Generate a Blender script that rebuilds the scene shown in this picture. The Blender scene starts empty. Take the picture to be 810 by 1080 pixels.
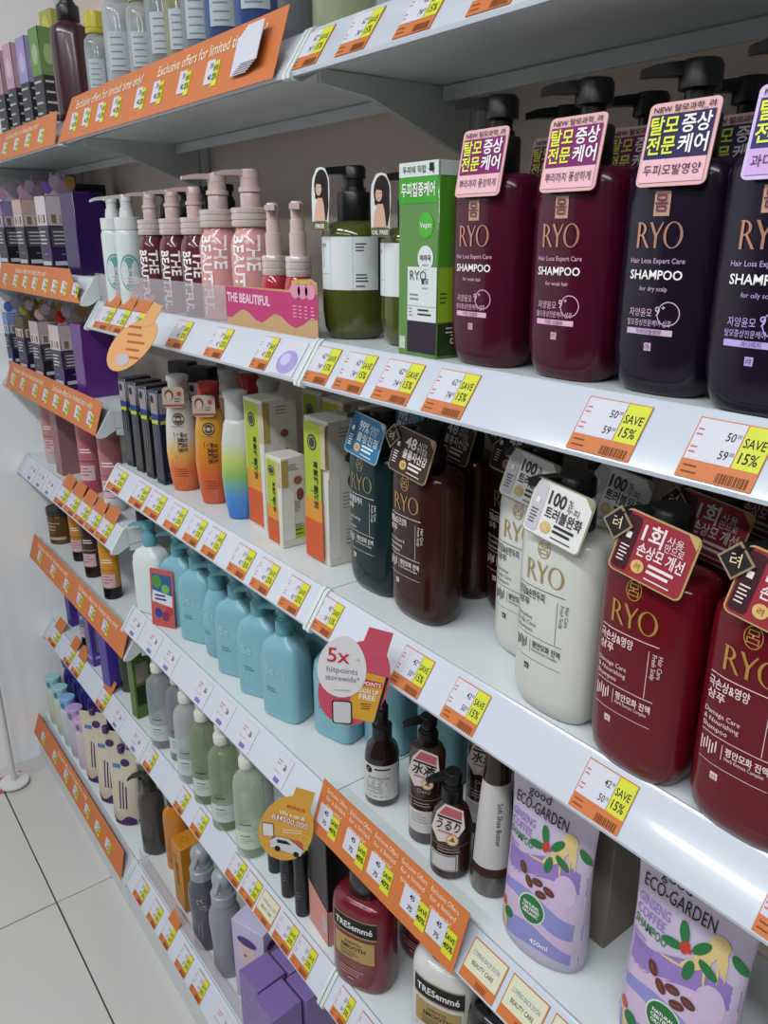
import bpy, bmesh, math, random
from mathutils import Vector, Matrix
random.seed(7)
sc = bpy.context.scene
COL = sc.collection
# ------------------------------------------------------------------ camera
FPX, CX, CY = 830.0, 405.0, 540.0
PITCH = math.atan(288.0 / FPX)
YAW = math.atan(675.0 / (FPX / math.cos(PITCH)))
CAM = Vector((0.0, -0.46, 1.476))
HV = Vector((-math.cos(YAW), math.sin(YAW), 0)); RV = Vector((math.sin(YAW), math.cos(YAW), 0)); ZV = Vector((0, 0, 1))
FV = HV * math.cos(PITCH) - ZV * math.sin(PITCH)
UV = HV * math.sin(PITCH) + ZV * math.cos(PITCH)
cd = bpy.data.cameras.new('camera'); cam = bpy.data.objects.new('camera', cd); COL.objects.link(cam)
cd.sensor_fit = 'HORIZONTAL'; cd.sensor_width = 36.0; cd.lens = FPX / 810.0 * 36.0
cd.clip_start = 0.02
R3 = Matrix((RV, UV, -FV)).transposed()
cam.matrix_world = Matrix.Translation(CAM) @ R3.to_4x4()
sc.camera = cam
def ray(px, py): return FV + RV * ((px - CX) / FPX) - UV * ((py - CY) / FPX)
def at_y(px, py, y): d = ray(px, py); return CAM + d * ((y - CAM.y) / d.y)
def at_z(px, py, z): d = ray(px, py); return CAM + d * ((z - CAM.z) / d.z)
def proj(p):
    q = Vector(p) - CAM; w = q.dot(FV); return CX + FPX * q.dot(RV) / w, CY - FPX * q.dot(UV) / w
def x_on(px, y, z):
    lo, hi = -3.5, 0.6
    for _ in range(40):
        m = (lo + hi) / 2
        if proj((m, y, z))[0] < px: lo = m
        else: hi = m
    return (lo + hi) / 2
# ------------------------------------------------------------------ world, lights, exposure
w = bpy.data.worlds.new('shop_ambient'); sc.world = w; w.use_nodes = True
w.node_tree.nodes['Background'].inputs[0].default_value = (0.93, 0.96, 1.0, 1)
w.node_tree.nodes['Background'].inputs[1].default_value = 0.10
sc.view_settings.view_transform = 'Standard'; sc.view_settings.look = 'None'
sc.view_settings.gamma = 1; sc.view_settings.use_curve_mapping = False
sc.view_settings.exposure = 0.0
LAMPS = [(-1.25, -1.15), (0.05, -1.15), (1.1, -1.15), (-0.9, -2.35), (0.5, -2.35)]
LAMP_W = 19.5      # alike ceiling tubes, above the frame
for i, (lx, ly) in enumerate(LAMPS):
    ld = bpy.data.lights.new('ceiling_tube_%d_offscreen' % (i + 1), 'AREA'); ld.shape = 'RECTANGLE'; ld.size = 1.15; ld.size_y = 0.16
    ld.energy = LAMP_W; ld.color = (0.95, 0.98, 1.0)
    lo = bpy.data.objects.new('ceiling_tube_%d_offscreen' % (i + 1), ld); COL.objects.link(lo); lo.location = (lx, ly, 2.70)
# ------------------------------------------------------------------ materials
def lin(c):
    c /= 255.0
    return c / 12.92 if c <= 0.04045 else ((c + 0.055) / 1.055) ** 2.4
def rgb(h):
    h = h.lstrip('#'); return tuple(lin(int(h[i:i + 2], 16)) for i in (0, 2, 4)) + (1.0,)
MATS = {}
def mat(h, rough=0.45, metal=0.0, coat=0.0, spec=0.5, trans=0.0, ior=1.45, alpha=1.0, noise=0.0, nscale=40.0, bump=0.0, ramp=None, sss=0.0):
    key = (h, rough, metal, coat, spec, trans, ior, alpha, noise, nscale, bump, str(ramp), sss)
    if key in MATS: return MATS[key]
    m = bpy.data.materials.new('surface_' + h.strip('#')); m.use_nodes = True
    nt = m.node_tree; b = nt.nodes['Principled BSDF']
    c = rgb(h)
    b.inputs['Base Color'].default_value = c; b.inputs['Roughness'].default_value = rough
    b.inputs['Metallic'].default_value = metal; b.inputs['Coat Weight'].default_value = coat
    b.inputs['Coat Roughness'].default_value = 0.08
    b.inputs['Specular IOR Level'].default_value = spec; b.inputs['IOR'].default_value = ior
    b.inputs['Transmission Weight'].default_value = trans; b.inputs['Alpha'].default_value = alpha
    if sss:
        b.inputs['Subsurface Weight'].default_value = sss; b.inputs['Subsurface Radius'].default_value = (0.01, 0.01, 0.01)
    if ramp or noise or bump:
        tc = nt.nodes.new('ShaderNodeTexCoord')
    if ramp:
        sp = nt.nodes.new('ShaderNodeSeparateXYZ'); nt.links.new(tc.outputs['Object'], sp.inputs[0])
        mr = nt.nodes.new('ShaderNodeMapRange'); nt.links.new(sp.outputs['Z'], mr.inputs['Value'])
        z0, z1, stops = ramp
        mr.inputs['From Min'].default_value = z0; mr.inputs['From Max'].default_value = z1
        cr = nt.nodes.new('ShaderNodeValToRGB'); nt.links.new(mr.outputs[0], cr.inputs[0])
        e = cr.color_ramp.elements
        while len(e) < len(stops): e.new(0.5)
        for k, (p, hh) in enumerate(stops): e[k].position = p; e[k].color = rgb(hh)
        nt.links.new(cr.outputs[0], b.inputs['Base Color'])
    if noise or bump:
        nz = nt.nodes.new('ShaderNodeTexNoise'); nz.inputs['Scale'].default_value = nscale; nz.inputs['Detail'].default_value = 4
        nt.links.new(tc.outputs['Object'], nz.inputs['Vector'])
        if noise:
            mx = nt.nodes.new('ShaderNodeMix'); mx.data_type = 'RGBA'
            mx.inputs[6].default_value = tuple(v * (1 - noise) for v in c[:3]) + (1,)
            mx.inputs[7].default_value = tuple(min(1, v * (1 + noise)) for v in c[:3]) + (1,)
            nt.links.new(nz.outputs[0], mx.inputs[0]); nt.links.new(mx.outputs[2], b.inputs['Base Color'])
        if bump:
            bp = nt.nodes.new('ShaderNodeBump'); bp.inputs['Strength'].default_value = bump; bp.inputs['Distance'].default_value = 0.002
            nt.links.new(nz.outputs[0], bp.inputs['Height']); nt.links.new(bp.outputs[0], b.inputs['Normal'])
    MATS[key] = m
    return m
def clear(h, opacity=0.25, rough=0.05):
    """thin clear plastic: tinted see-through film with a glossy surface"""
    key = ('clear', h, opacity, rough)
    if key in MATS: return MATS[key]
    m = bpy.data.materials.new('clear_plastic'); m.use_nodes = True; nt = m.node_tree; nt.nodes.clear()
    out = nt.nodes.new('ShaderNodeOutputMaterial'); tr = nt.nodes.new('ShaderNodeBsdfTransparent')
    c = rgb(h); tr.inputs[0].default_value = tuple(0.5 + 0.5 * v for v in c[:3]) + (1,)
    pb = nt.nodes.new('ShaderNodeBsdfPrincipled'); pb.inputs['Base Color'].default_value = c; pb.inputs['Roughness'].default_value = rough
    lw0 = nt.nodes.new('ShaderNodeLayerWeight'); lw0.inputs[0].default_value = 0.12
    lw = nt.nodes.new('ShaderNodeMath'); lw.operation = 'MULTIPLY'; lw.inputs[1].default_value = 0.6; nt.links.new(lw0.outputs['Facing'], lw.inputs[0])
    ad = nt.nodes.new('ShaderNodeMath'); ad.operation = 'ADD'; ad.use_clamp = True; ad.inputs[1].default_value = opacity
    nt.links.new(lw.outputs[0], ad.inputs[0])
    mx = nt.nodes.new('ShaderNodeMixShader'); nt.links.new(ad.outputs[0], mx.inputs[0]); nt.links.new(tr.outputs[0], mx.inputs[1]); nt.links.new(pb.outputs[0], mx.inputs[2])
    nt.links.new(mx.outputs[0], out.inputs[0]); MATS[key] = m
    return m
def paper(h): return mat(h, 0.5)
def ink(h): return mat(h, 0.55, spec=0.3)
def gloss(h): return mat(h, 0.22, coat=0.3)
def foil(h): return mat(h, 0.35, metal=0.6)
# ------------------------------------------------------------------ mesh builder
class MB:
    def __init__(s): s.v = []; s.f = []
    def add(s, v, f):
        o = len(s.v); s.v += [tuple(p) for p in v]; s.f += [tuple(i + o for i in q) for q in f]; return s
    def box(s, x0, y0, z0, x1, y1, z1):
        return s.add([(x0, y0, z0), (x1, y0, z0), (x1, y1, z0), (x0, y1, z0), (x0, y0, z1), (x1, y0, z1), (x1, y1, z1), (x0, y1, z1)],
                     [(0, 3, 2, 1), (4, 5, 6, 7), (0, 1, 5, 4), (1, 2, 6, 5), (2, 3, 7, 6), (3, 0, 4, 7)])
    def bbox(s, x0, y0, z0, x1, y1, z1, b=0.0012):
        bm = bmesh.new()
        vs = [bm.verts.new(p) for p in [(x0, y0, z0), (x1, y0, z0), (x1, y1, z0), (x0, y1, z0), (x0, y0, z1), (x1, y0, z1), (x1, y1, z1), (x0, y1, z1)]]
        for q in [(0, 3, 2, 1), (4, 5, 6, 7), (0, 1, 5, 4), (1, 2, 6, 5), (2, 3, 7, 6), (3, 0, 4, 7)]: bm.faces.new([vs[i] for i in q])
        bmesh.ops.bevel(bm, geom=list(bm.edges), offset=b, segments=1, affect='EDGES')
        bm.verts.index_update()
        s.add([v.co[:] for v in bm.verts], [[v.index for v in f.verts] for f in bm.faces]); bm.free(); return s
    def loft(s, prof, n=2.0, seg=28, cx=0, cy=0):
        o = []
        for (z, a, b) in prof:
            for k in range(seg):
                t = 2 * math.pi * k / seg; c, q = math.cos(t), math.sin(t)
                o.append((cx + a * math.copysign(abs(c) ** (2 / n), c), cy + b * math.copysign(abs(q) ** (2 / n), q), z))
        f = []
        for i in range(len(prof) - 1):
            for k in range(seg):
                k2 = (k + 1) % seg; f.append((i * seg + k, i * seg + k2, (i + 1) * seg + k2, (i + 1) * seg + k))
        f.append(tuple(range(seg))[::-1]); m = (len(prof) - 1) * seg; f.append(tuple(m + k for k in range(seg)))
        return s.add(o, f)
    def lathe(s, prof, seg=20, cx=0, cy=0): return s.loft([(z, r, r) for z, r in prof], 2.0, seg, cx, cy)
    def rings(s, rs):
        """loft through explicit rings of equal count"""
        n = len(rs[0]); v = [p for r in rs for p in r]; f = []
        for i in range(len(rs) - 1):
            for k in range(n):
                k2 = (k + 1) % n; f.append((i * n + k, i * n + k2, (i + 1) * n + k2, (i + 1) * n + k))
        f.append(tuple(range(n))[::-1]); m = (len(rs) - 1) * n; f.append(tuple(m + k for k in range(n)))
        return s.add(v, f)
    def prism(s, pts, x0, x1):
        """pts (y,z) outline extruded along x"""
        n = len(pts); v = [(x0, y, z) for y, z in pts] + [(x1, y, z) for y, z in pts]
        f = [tuple(range(n)), tuple(range(2 * n - 1, n - 1, -1))] + [(k, n + k, n + (k + 1) % n, (k + 1) % n) for k in range(n)]
        return s.add(v, f)
    def plate(s, pts, y0, y1):
        """pts (x,z) outline extruded along y"""
        n = len(pts); v = [(x, y0, z) for x, z in pts] + [(x, y1, z) for x, z in pts]
        f = [tuple(range(n)), tuple(range(2 * n - 1, n - 1, -1))] + [(k, n + k, n + (k + 1) % n, (k + 1) % n) for k in range(n)]
        return s.add(v, f)
    def tube(s, p, q, r, seg=10, r2=None):
        p, q = Vector(p), Vector(q); d = (q - p).normalized(); a = d.orthogonal().normalized(); b = d.cross(a); r2 = r if r2 is None else r2
        return s.rings([[tuple(c + a * rr * math.cos(2 * math.pi * k / seg) + b * rr * math.sin(2 * math.pi * k / seg)) for k in range(seg)] for c, rr in ((p, r), (q, r2))])
    def mesh(s, name, m, sharp=38):
        me = bpy.data.meshes.new(name); me.from_pydata(s.v, [], s.f); me.materials.append(m)
        bm = bmesh.new(); bm.from_mesh(me); bmesh.ops.recalc_face_normals(bm, faces=bm.faces); bm.to_mesh(me); bm.free()
        me.shade_smooth(); me.set_sharp_from_angle(angle=math.radians(sharp)); me.update()
        return me
CACHE = {}
def part(name, parent, mb, m, key=None, sharp=38):
    """mb: MB, or a function returning one (built once per key)"""
    k = (name, key, m.name) if key is not None else None
    me = CACHE.get(k) if k else None
    if me is None:
        me = (mb() if callable(mb) else mb).mesh(name, m, sharp)
        if k: CACHE[k] = me
    o = bpy.data.objects.new(name, me); COL.objects.link(o); o.parent = parent
    return o
def tag(o, label, cat, group=None, kind=None):
    if label: o['label'] = label
    if cat: o['category'] = cat
    if group: o['group'] = group
    if kind: o['kind'] = kind
    return o
def thing(name, label, cat, loc, rot=0.0, group=None, rx=0.0, ry=0.0):
    o = bpy.data.objects.new(name, None); COL.objects.link(o); o.empty_display_size = 0.02
    o.location = loc; o.rotation_euler = (math.radians(rx), math.radians(ry), math.radians(rot))
    return tag(o, label, cat, group)
# ------------------------------------------------------------------ lettering
TXT = {}
def text_mesh(t, bold):
    k = (t, bold)
    if k in TXT: return TXT[k]
    cu = bpy.data.curves.new('txt', 'FONT'); cu.body = t; cu.size = 1.0; cu.resolution_u = 2; cu.offset = bold; cu.fill_mode = 'FRONT'
    ob = bpy.data.objects.new('txt', cu); COL.objects.link(ob)
    dg = bpy.context.evaluated_depsgraph_get(); dg.update()
    me = ob.evaluated_get(dg).to_mesh()
    v = [(p.co.x, p.co.y) for p in me.vertices]; f = [tuple(q.vertices) for q in me.polygons]
    ob.evaluated_get(dg).to_mesh_clear()
    bpy.data.objects.remove(ob); bpy.data.curves.remove(cu)
    if not v: v, f = [(0, 0), (.5, 0), (.5, .7), (0, .7)], [(0, 1, 2, 3)]
    x0 = min(p[0] for p in v); x1 = max(p[0] for p in v)
    TXT[k] = (v, f, x0, x1); return TXT[k]
RYO = None
def ryo_glyphs():
    """roman capitals R Y O drawn as outlines, cap height 1"""
    F = []
    def poly(p): F.append(p)
    poly([(0, 0), (.13, 0), (.13, 1), (0, 1)]); poly([(-.05, .96), (.13, .96), (.13, 1), (-.05, 1)])
    out = [(.13 + .34 * math.sin(t), .73 + .27 * math.cos(t)) for t in [math.pi * k / 10 for k in range(11)]]
    inn = [(.13 + .21 * math.sin(t), .73 + .215 * math.cos(t)) for t in [math.pi * k / 10 for k in range(11)]]
    for k in range(10): poly([out[k], out[k + 1], inn[k + 1], inn[k]])
    poly([(.2, .5), (.33, .5), (.68, 0), (.54, 0)])
    poly([(.62, 1), (.77, 1), (1.03, .5), (.93, .42)]); poly([(1.26, 1), (1.33, 1), (1.05, .46), (.96, .5)]); poly([(.92, 0), (1.05, 0), (1.05, .5), (.92, .5)])
    for k in range(20):
        t0, t1 = 2 * math.pi * k / 20, 2 * math.pi * (k + 1) / 20
        q = lambda t, a, b: (1.82 + a * math.cos(t), .5 + b * math.sin(t))
        poly([q(t0, .46, .52), q(t1, .46, .52), q(t1, .33, .475), q(t0, .33, .475)])
    return F
class Pr:
    """flat print collected per ink, laid on a surface through mapf(u, v, off)"""
    def __init__(s, mapf): s.m = mapf; s.d = {}; s.names = {}; s.k = 0
    def sep(s): s.k += 1
    def put(s, mt, v2, f, off, name=None):
        kk = (mt.name, s.k); d = s.d.setdefault(kk, (mt, MB())); d[1].add([s.m(u, v, off) for u, v in v2], f)
        if name: s.names[kk] = name
    def text(s, mt, t, u, v, h, align='C', rot=0, bold=0.0, sx=1.0, off=0.0007, wmax=None):
        vv, f, x0, x1 = text_mesh(t, bold); k = h / 0.72
        wd = (x1 - x0) * k * sx
        if wmax and wd > wmax: sx *= wmax / wd; wd = wmax
        dx = {'C': -wd / 2, 'L': 0, 'R': -wd}[align]; c, q = math.cos(math.radians(rot)), math.sin(math.radians(rot))
        pts = []
        for a, b in vv:
            a = (a - x0) * k * sx + dx; b = b * k; pts.append((u + a * c - b * q, v + a * q + b * c))
        s.put(mt, pts, f, off, 'lettering')
    def ryo(s, mt, u, v, h, off=0.0007):
        global RYO
        RYO = RYO or ryo_glyphs()
        for p in RYO: s.put(mt, [(u + (a - 1.12) * h * 0.92, v + b * h) for a, b in p], [tuple(range(len(p)))], off, 'lettering')
    def rect(s, mt, u0, v0, u1, v1, off=0.0004, nu=1, nv=1):
        pts = [(u0 + (u1 - u0) * i / nu, v0 + (v1 - v0) * j / nv) for j in range(nv + 1) for i in range(nu + 1)]
        s.put(mt, pts, [(j * (nu + 1) + i, j * (nu + 1) + i + 1, (j + 1) * (nu + 1) + i + 1, (j + 1) * (nu + 1) + i) for j in range(nv) for i in range(nu)], off)
    def poly(s, mt, pts, off=0.0005): s.put(mt, pts, [tuple(range(len(pts)))], off)
    def ell(s, mt, u, v, ru, rv, off=0.0005, seg=20, rot=0):
        c, q = math.cos(math.radians(rot)), math.sin(math.radians(rot)); pts = [(u, v)]
        for k in range(seg):
            t = 2 * math.pi * k / seg; a, b = ru * math.cos(t), rv * math.sin(t); pts.append((u + a * c - b * q, v + a * q + b * c))
        s.put(mt, pts, [(0, 1 + k, 1 + (k + 1) % seg) for k in range(seg)], off)
    def ring(s, mt, u, v, ru, rv, th, off=0.0005, seg=24):
        pts = [(u + (ru - d) * math.cos(2 * math.pi * k / seg), v + (rv - d) * math.sin(2 * math.pi * k / seg)) for d in (0, th) for k in range(seg)]
        s.put(mt, pts, [(k, (k + 1) % seg, seg + (k + 1) % seg, seg + k) for k in range(seg)], off)
    def lines(s, mt, u, v, wd, n, pitch, th, off=0.0006, align='L', rot=0):
        """illegible small print as fine bars"""
        r = random.Random(int(abs(u * 9999) + abs(v * 99999)) + n)
        for k in range(n):
            ww = wd * r.uniform(0.62, 1.0); a = 0 if align == 'L' else -ww / 2
            if rot: s.rect(mt, u + k * pitch, v, u + k * pitch + th, v + ww, off, 1, 2)
            else: s.rect(mt, u + a, v - k * pitch, u + a + ww, v - k * pitch + th, off, 3, 1)
    def band(s, mt, u0, u1, lo, hi, nu=12, nv=4, off=0.0004):
        pts = []
        for j in range(nv + 1):
            for i in range(nu + 1):
                u = u0 + (u1 - u0) * i / nu; a, b = lo(u), hi(u); pts.append((u, a + (b - a) * j / nv))
        s.put(mt, pts, [(j * (nu + 1) + i, j * (nu + 1) + i + 1, (j + 1) * (nu + 1) + i + 1, (j + 1) * (nu + 1) + i) for j in range(nv) for i in range(nu)], off)
    def build(s, parent, key=None, names={}):
        for k, (mt, mb) in s.d.items():
            part(names.get(k, s.names.get(k, 'printed_panel')), parent, mb, mt, sharp=180)
PCACHE = {}
def printed(key, parent, fn):
    """fn() -> list of Pr; the printed meshes are shared between alike things"""
    if key not in PCACHE:
        out = []
        for pr in fn():
            for k, (mt, mb) in pr.d.items():
                nm = pr.names.get(k, 'printed_panel'); out.append((nm, mb.mesh(nm, mt, 180)))
        PCACHE[key] = out
    for nm, me in PCACHE[key]:
        o = bpy.data.objects.new(nm, me); COL.objects.link(o); o.parent = parent
def surf(prof, n=2.0, wrap=None):
    """print mapping onto the front (-y) of a lofted body"""
    wrap = (n <= 2.2) if wrap is None else wrap
    def f(u, v, off):
        z = min(max(v, prof[0][0]), prof[-1][0]); a, b = prof[0][1], prof[0][2]
        for i in range(len(prof) - 1):
            z0, z1 = prof[i][0], prof[i + 1][0]
            if z0 <= z <= z1:
                t = 0 if z1 == z0 else (z - z0) / (z1 - z0); a = prof[i][1] + t * (prof[i + 1][1] - prof[i][1]); b = prof[i][2] + t * (prof[i + 1][2] - prof[i][2]); break
        if wrap:
            t = u / a; return ((a + off) * math.sin(t), -(b + off) * math.cos(t), v)
        uu = max(-0.985, min(0.985, u / a)); return (u, -b * (1 - abs(uu) ** n) ** (1 / n) - off, v)
    return f
def front(d, z=0.0): return lambda u, v, off: (u, -d - off, v + z)
def right(w): return lambda u, v, off: (w + off, u, v)
def top(h): return lambda u, v, off: (u, v, h + off)
# ================================================================== the setting
WHITE = mat('#cdd2d1', 0.35, noise=0.02, nscale=8)
SHELF = mat('#cdd5d6', 0.3, coat=0.15, noise=0.015, nscale=15)
RAIL = mat('#bcc3cf', 0.2, coat=0.5)
CAPM = mat('#c6d0ce', 0.3)
PANEL = mat('#dbcabf', 0.6, noise=0.04, nscale=5)
X0, X1, X2, X3 = -2.225, -1.49, -0.755, -0.02
def struct(name, mb, m, parent=None):
    o = part(name, parent, mb, m)
    if parent is None: o['kind'] = 'structure'
    return o
fl = struct('floor', MB().box(-2.3, -3.0, -0.05, 1.6, 0.4, -0.010), mat('#57554f', 0.8))
TILE = mat('#bfbdb9', 0.16, noise=0.05, nscale=2.2, coat=0.2)
tm = MB().bbox(0.0015, 0.0015, -0.010, 0.5985, 0.5985, 0.0, 0.001).mesh('floor_tile', TILE)
for i in range(7):
    for j in range(6):
        x, y = -2.225 + 0.606 * i, -0.188 + 0.6 * (1 - j) - 0.6
        if y < -3.0: continue
        o = bpy.data.objects.new('floor_tile', tm); COL.objects.link(o); o.location = (x, y, 0); o.parent = fl
        o.scale = (1.01, 1, 1)
struct('wall_left', MB().box(-2.33, -3.0, -0.05, -2.226, 0.4, 2.85), mat('#eff2f4', 0.45, noise=0.02, nscale=3))
struct('wall_back', MB().box(-2.33, 0.30, -0.05, 1.6, 0.40, 2.85), mat('#b4aea8', 0.6, noise=0.03, nscale=3))
struct('ceiling', MB().box(-2.33, -3.0, 2.80, 1.6, 0.4, 2.9), mat('#d8d8d4', 0.7, noise=0.02, nscale=6))
for i, (lx, ly) in enumerate(LAMPS):
    t = thing('ceiling_light', 'slim white tube light fixture mounted on the shop ceiling', 'ceiling light', (lx, ly, 2.72), 0, 'tube lights along the aisle ceiling')
    part('housing', t, lambda: MB().bbox(-0.62, -0.11, 0.01, 0.62, 0.11, 0.08, 0.01), WHITE, 'h')
    part('diffuser', t, lambda: MB().bbox(-0.59, -0.09, 0.0, 0.59, 0.09, 0.012, 0.003), mat('#dcdcd8', 0.4), 'd')
# ------------------------------------------------------------------ shelving
def back_panel(xa, xb, label):
    t = thing('back_panel', label, 'shelf panel', ((xa + xb) / 2, 0.262, 0))
    hw = (xb - xa) / 2
    part('panel', t, MB().box(-hw, 0.0, 0.08, hw, 0.012, 2.25), PANEL)
    for k, s in enumerate((-1, 1)):
        part('upright', t, MB().bbox(s * hw - (0.0145 if s > 0 else -0.0005), -0.016, 0.0, s * hw + (-0.0005 if s > 0 else 0.0145), -0.0005, 2.25, 0.002), WHITE)
back_panel(X0, X1, 'warm grey back panel of the shelving bay against the end wall')
back_panel(X1, X2, 'warm grey back panel behind the pink pump bottles and light blue bottles')
back_panel(X2, X3, 'warm grey back panel behind the tall maroon and red shampoo bottles')
SLOPE = (0.028, 0.040)      # the tilted price rail leans back this much over its height
TILT = -math.degrees(math.atan2(SLOPE[0], SLOPE[1]))
SH = {}
def shelf(key, xa, xb, zb, label, y0=0.0, base=False):
    """zb: lower edge of the price rail; top surface at zb + 0.041"""
    zt = zb + 0.041; t = thing('shelf', label, 'shelf', ((xa + xb) / 2, y0, zt)); hw = (xb - xa) / 2 - 0.001
    SH[key] = (zt, zb, y0)
    part('deck', t, MB().box(-hw, 0.034, -0.032, hw, 0.2455 - y0, 0.0), SHELF)
    rail = [(0.0, -0.041), (0.028, -0.001), (0.031, 0.0015), (0.0335, 0.0005), (0.0335, -0.006), (0.007, -0.0445), (0.001, -0.0445)]
    part('price_rail', t, MB().prism(rail, -hw + 0.006, hw - 0.006), RAIL)
    cap = [(-0.003, -0.042), (0.026, 0.001), (0.031, 0.0035), (0.0345, 0.0025), (0.0345, -0.036), (0.012, -0.048), (0.001, -0.048), (-0.003, -0.046)]
    part('end_cap', t, MB().prism(cap, -hw, -hw + 0.006), CAPM); part('end_cap', t, MB().prism(cap, hw - 0.006, hw), CAPM)
    if not base:
        br = [(0.036, -0.0335), (0.036, -0.046), (0.10, -0.054), (0.2445, -0.105), (0.2445, -0.0335)]
        part('bracket', t, MB().prism(br, -hw, -hw + 0.003), WHITE); part('bracket', t, MB().prism(br, hw - 0.003, hw), WHITE)
        part('back_lip', t, MB().box(-hw + 0.004, 0.2, -0.048, hw - 0.004, 0.205, -0.0335), WHITE)
    else:
        part('kick_plate', t, MB().box(-hw, 0.004, -zt, hw, 0.02, -0.0505), mat('#c6cacb', 0.4))
    return t
ZA, ZB, ZC, ZD, ZE = 1.631, 1.326, 1.020, 0.714, 0.388
shelf('A1', X2, X3, ZA, 'top white shelf above the maroon and dark purple shampoo bottles')
shelf('B1', X2, X3, ZB, 'white shelf carrying the maroon and dark purple shampoo bottles')
shelf('C1', X2, X3, ZC, 'white shelf carrying the brown, white and red shampoo bottles')
shelf('D1', X2, X3, ZD, 'white shelf carrying the lilac pouches and brown hair oil bottles')
shelf('E1', X2, X3, ZE, 'white shelf under the orange banner, carrying the dark red capped bottles')
shelf('F1', X2, X3, 0.085, 'low white base shelf below the dark red capped bottles', -0.062, True)
shelf('A2', X1, X2, ZA, 'top white shelf with orange banner above the pink pump bottles')
shelf('B2', X1, X2, ZB, 'white shelf carrying the pink pump bottles behind a clear guard')
shelf('C2', X1, X2, ZC, 'white shelf carrying orange conditioner bottles and black sachet packs')
shelf('D2', X1, X2, ZD, 'white shelf carrying the light blue pump bottles')
shelf('E2', X1, X2, ZE, 'white shelf carrying clear and pale green pump bottles')
shelf('F2', X1, X2, 0.085, 'white base shelf carrying the orange carton and purple cartons', -0.062, True)
shelf('A3', X0, X1, ZA, 'top white shelf with hair colour boxes beside the end wall')
shelf('B3', X0, X1, 1.368, 'white shelf with floral hair colour boxes and a curved orange banner')
shelf('C3', X0, X1, 1.123, 'white shelf of hair colour boxes above the pink tubes')
shelf('D3', X0, X1, 0.883, 'white shelf carrying the pink tubes')
shelf('E3', X0, X1, 0.641, 'white shelf carrying amber jars and yellow tubes')
shelf('G3', X0, X1, ZE, 'white shelf carrying purple tubes and purple boxes')
shelf('F3', X0, X1, 0.085, 'white base shelf carrying cream pouches and pastel capped bottles', -0.062, True)
def zt(k): return SH[k][0]
def P(px, py, y, z):
    """foot position: the line of sight through a pixel cut by the depth y inside the shelf"""
    return (at_y(px, py, y).x, y, z)
# ================================================================== product builders
BLK = mat('#141313', 0.35); BLKG = mat('#18161a', 0.25, coat=0.2)
IW = ink('#e8e4e4'); IK = ink('#1c1a1c'); IG = ink('#77757a')
def pump_mesh(rc, hc, rs, hs, rh, hh, nl, nw, nt, ang, droop):
    m = MB()
    m.lathe([(0, rc * .97), (0.001, rc), (hc * .9, rc), (hc, rc * .93)], 22)
    m.lathe([(hc, rs * 1.25), (hc + hs * .35, rs * 1.2), (hc + hs * .36, rs), (hc + hs, rs)], 18)
    z = hc + hs
    m.lathe([(z - .001, rh * .8), (z, rh), (z + hh * .8, rh), (z + hh, rh * .85)], 20)
    d = Vector((math.sin(math.radians(ang)), -math.cos(math.radians(ang)), 0)); q = Vector((-d.y, d.x, 0)); rs_ = []
    for t, wd, th, dz in ((0.0, 1.0, 1.0, 0), (0.35, 0.95, 0.95, 0), (0.75, 0.75, 0.8, -droop * .35), (1.0, 0.55, 0.6, -droop)):
        c = d * (rh * .3 + (nl + rh * .7) * t); zz = z + hh * .92 + dz
        rs_.append([tuple(c + q * nw / 2 * wd + ZV * (zz)), tuple(c - q * nw / 2 * wd + ZV * zz), tuple(c - q * nw / 2 * wd * .9 + ZV * (zz - nt * th)), tuple(c + q * nw / 2 * wd * .9 + ZV * (zz - nt * th))])
    return m.rings(rs_)
def add_pump(t, z, m, rc=.0145, hc=.02, rs=.0075, hs=.014, rh=.0115, hh=.012, nl=.026, nw=.012, nt=.008, ang=-40, droop=.006, name='pump'):
    o = part(name, t, lambda: pump_mesh(rc, hc, rs, hs, rh, hh, nl, nw, nt, ang, droop), m, (rc, hc, rs, hs, rh, hh, nl, nw, nt, ang, droop))
    o.location = (0, 0, z); return o
def body(t, prof, n, m, name='bottle_body', seg=36):
    return part(name, t, lambda: MB().loft(prof, n, seg), m, (str(prof), n, seg), 42)
def hang_card(t, pts, y0, m, z, tilt=6, th=.0009, name='hang_tag', rot=0, x=0):
    o = part(name, t, lambda: MB().plate(pts, -th / 2, th / 2), m, (str(pts), th))
    o.location = (x, y0, z); o.rotation_euler = (math.radians(-tilt), 0, math.radians(rot)); return o
def rrect(w, h, r, x=0, z=0, k=4):
    p = []
    for cx, cz, a0 in ((w / 2 - r, h / 2 - r, 0), (-w / 2 + r, h / 2 - r, 90), (-w / 2 + r, -h / 2 + r, 180), (w / 2 - r, -h / 2 + r, 270)):
        for i in range(k + 1):
            a = math.radians(a0 + 90 * i / k); p.append((x + cx + r * math.cos(a), z + cz + r * math.sin(a)))
    return p
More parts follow.
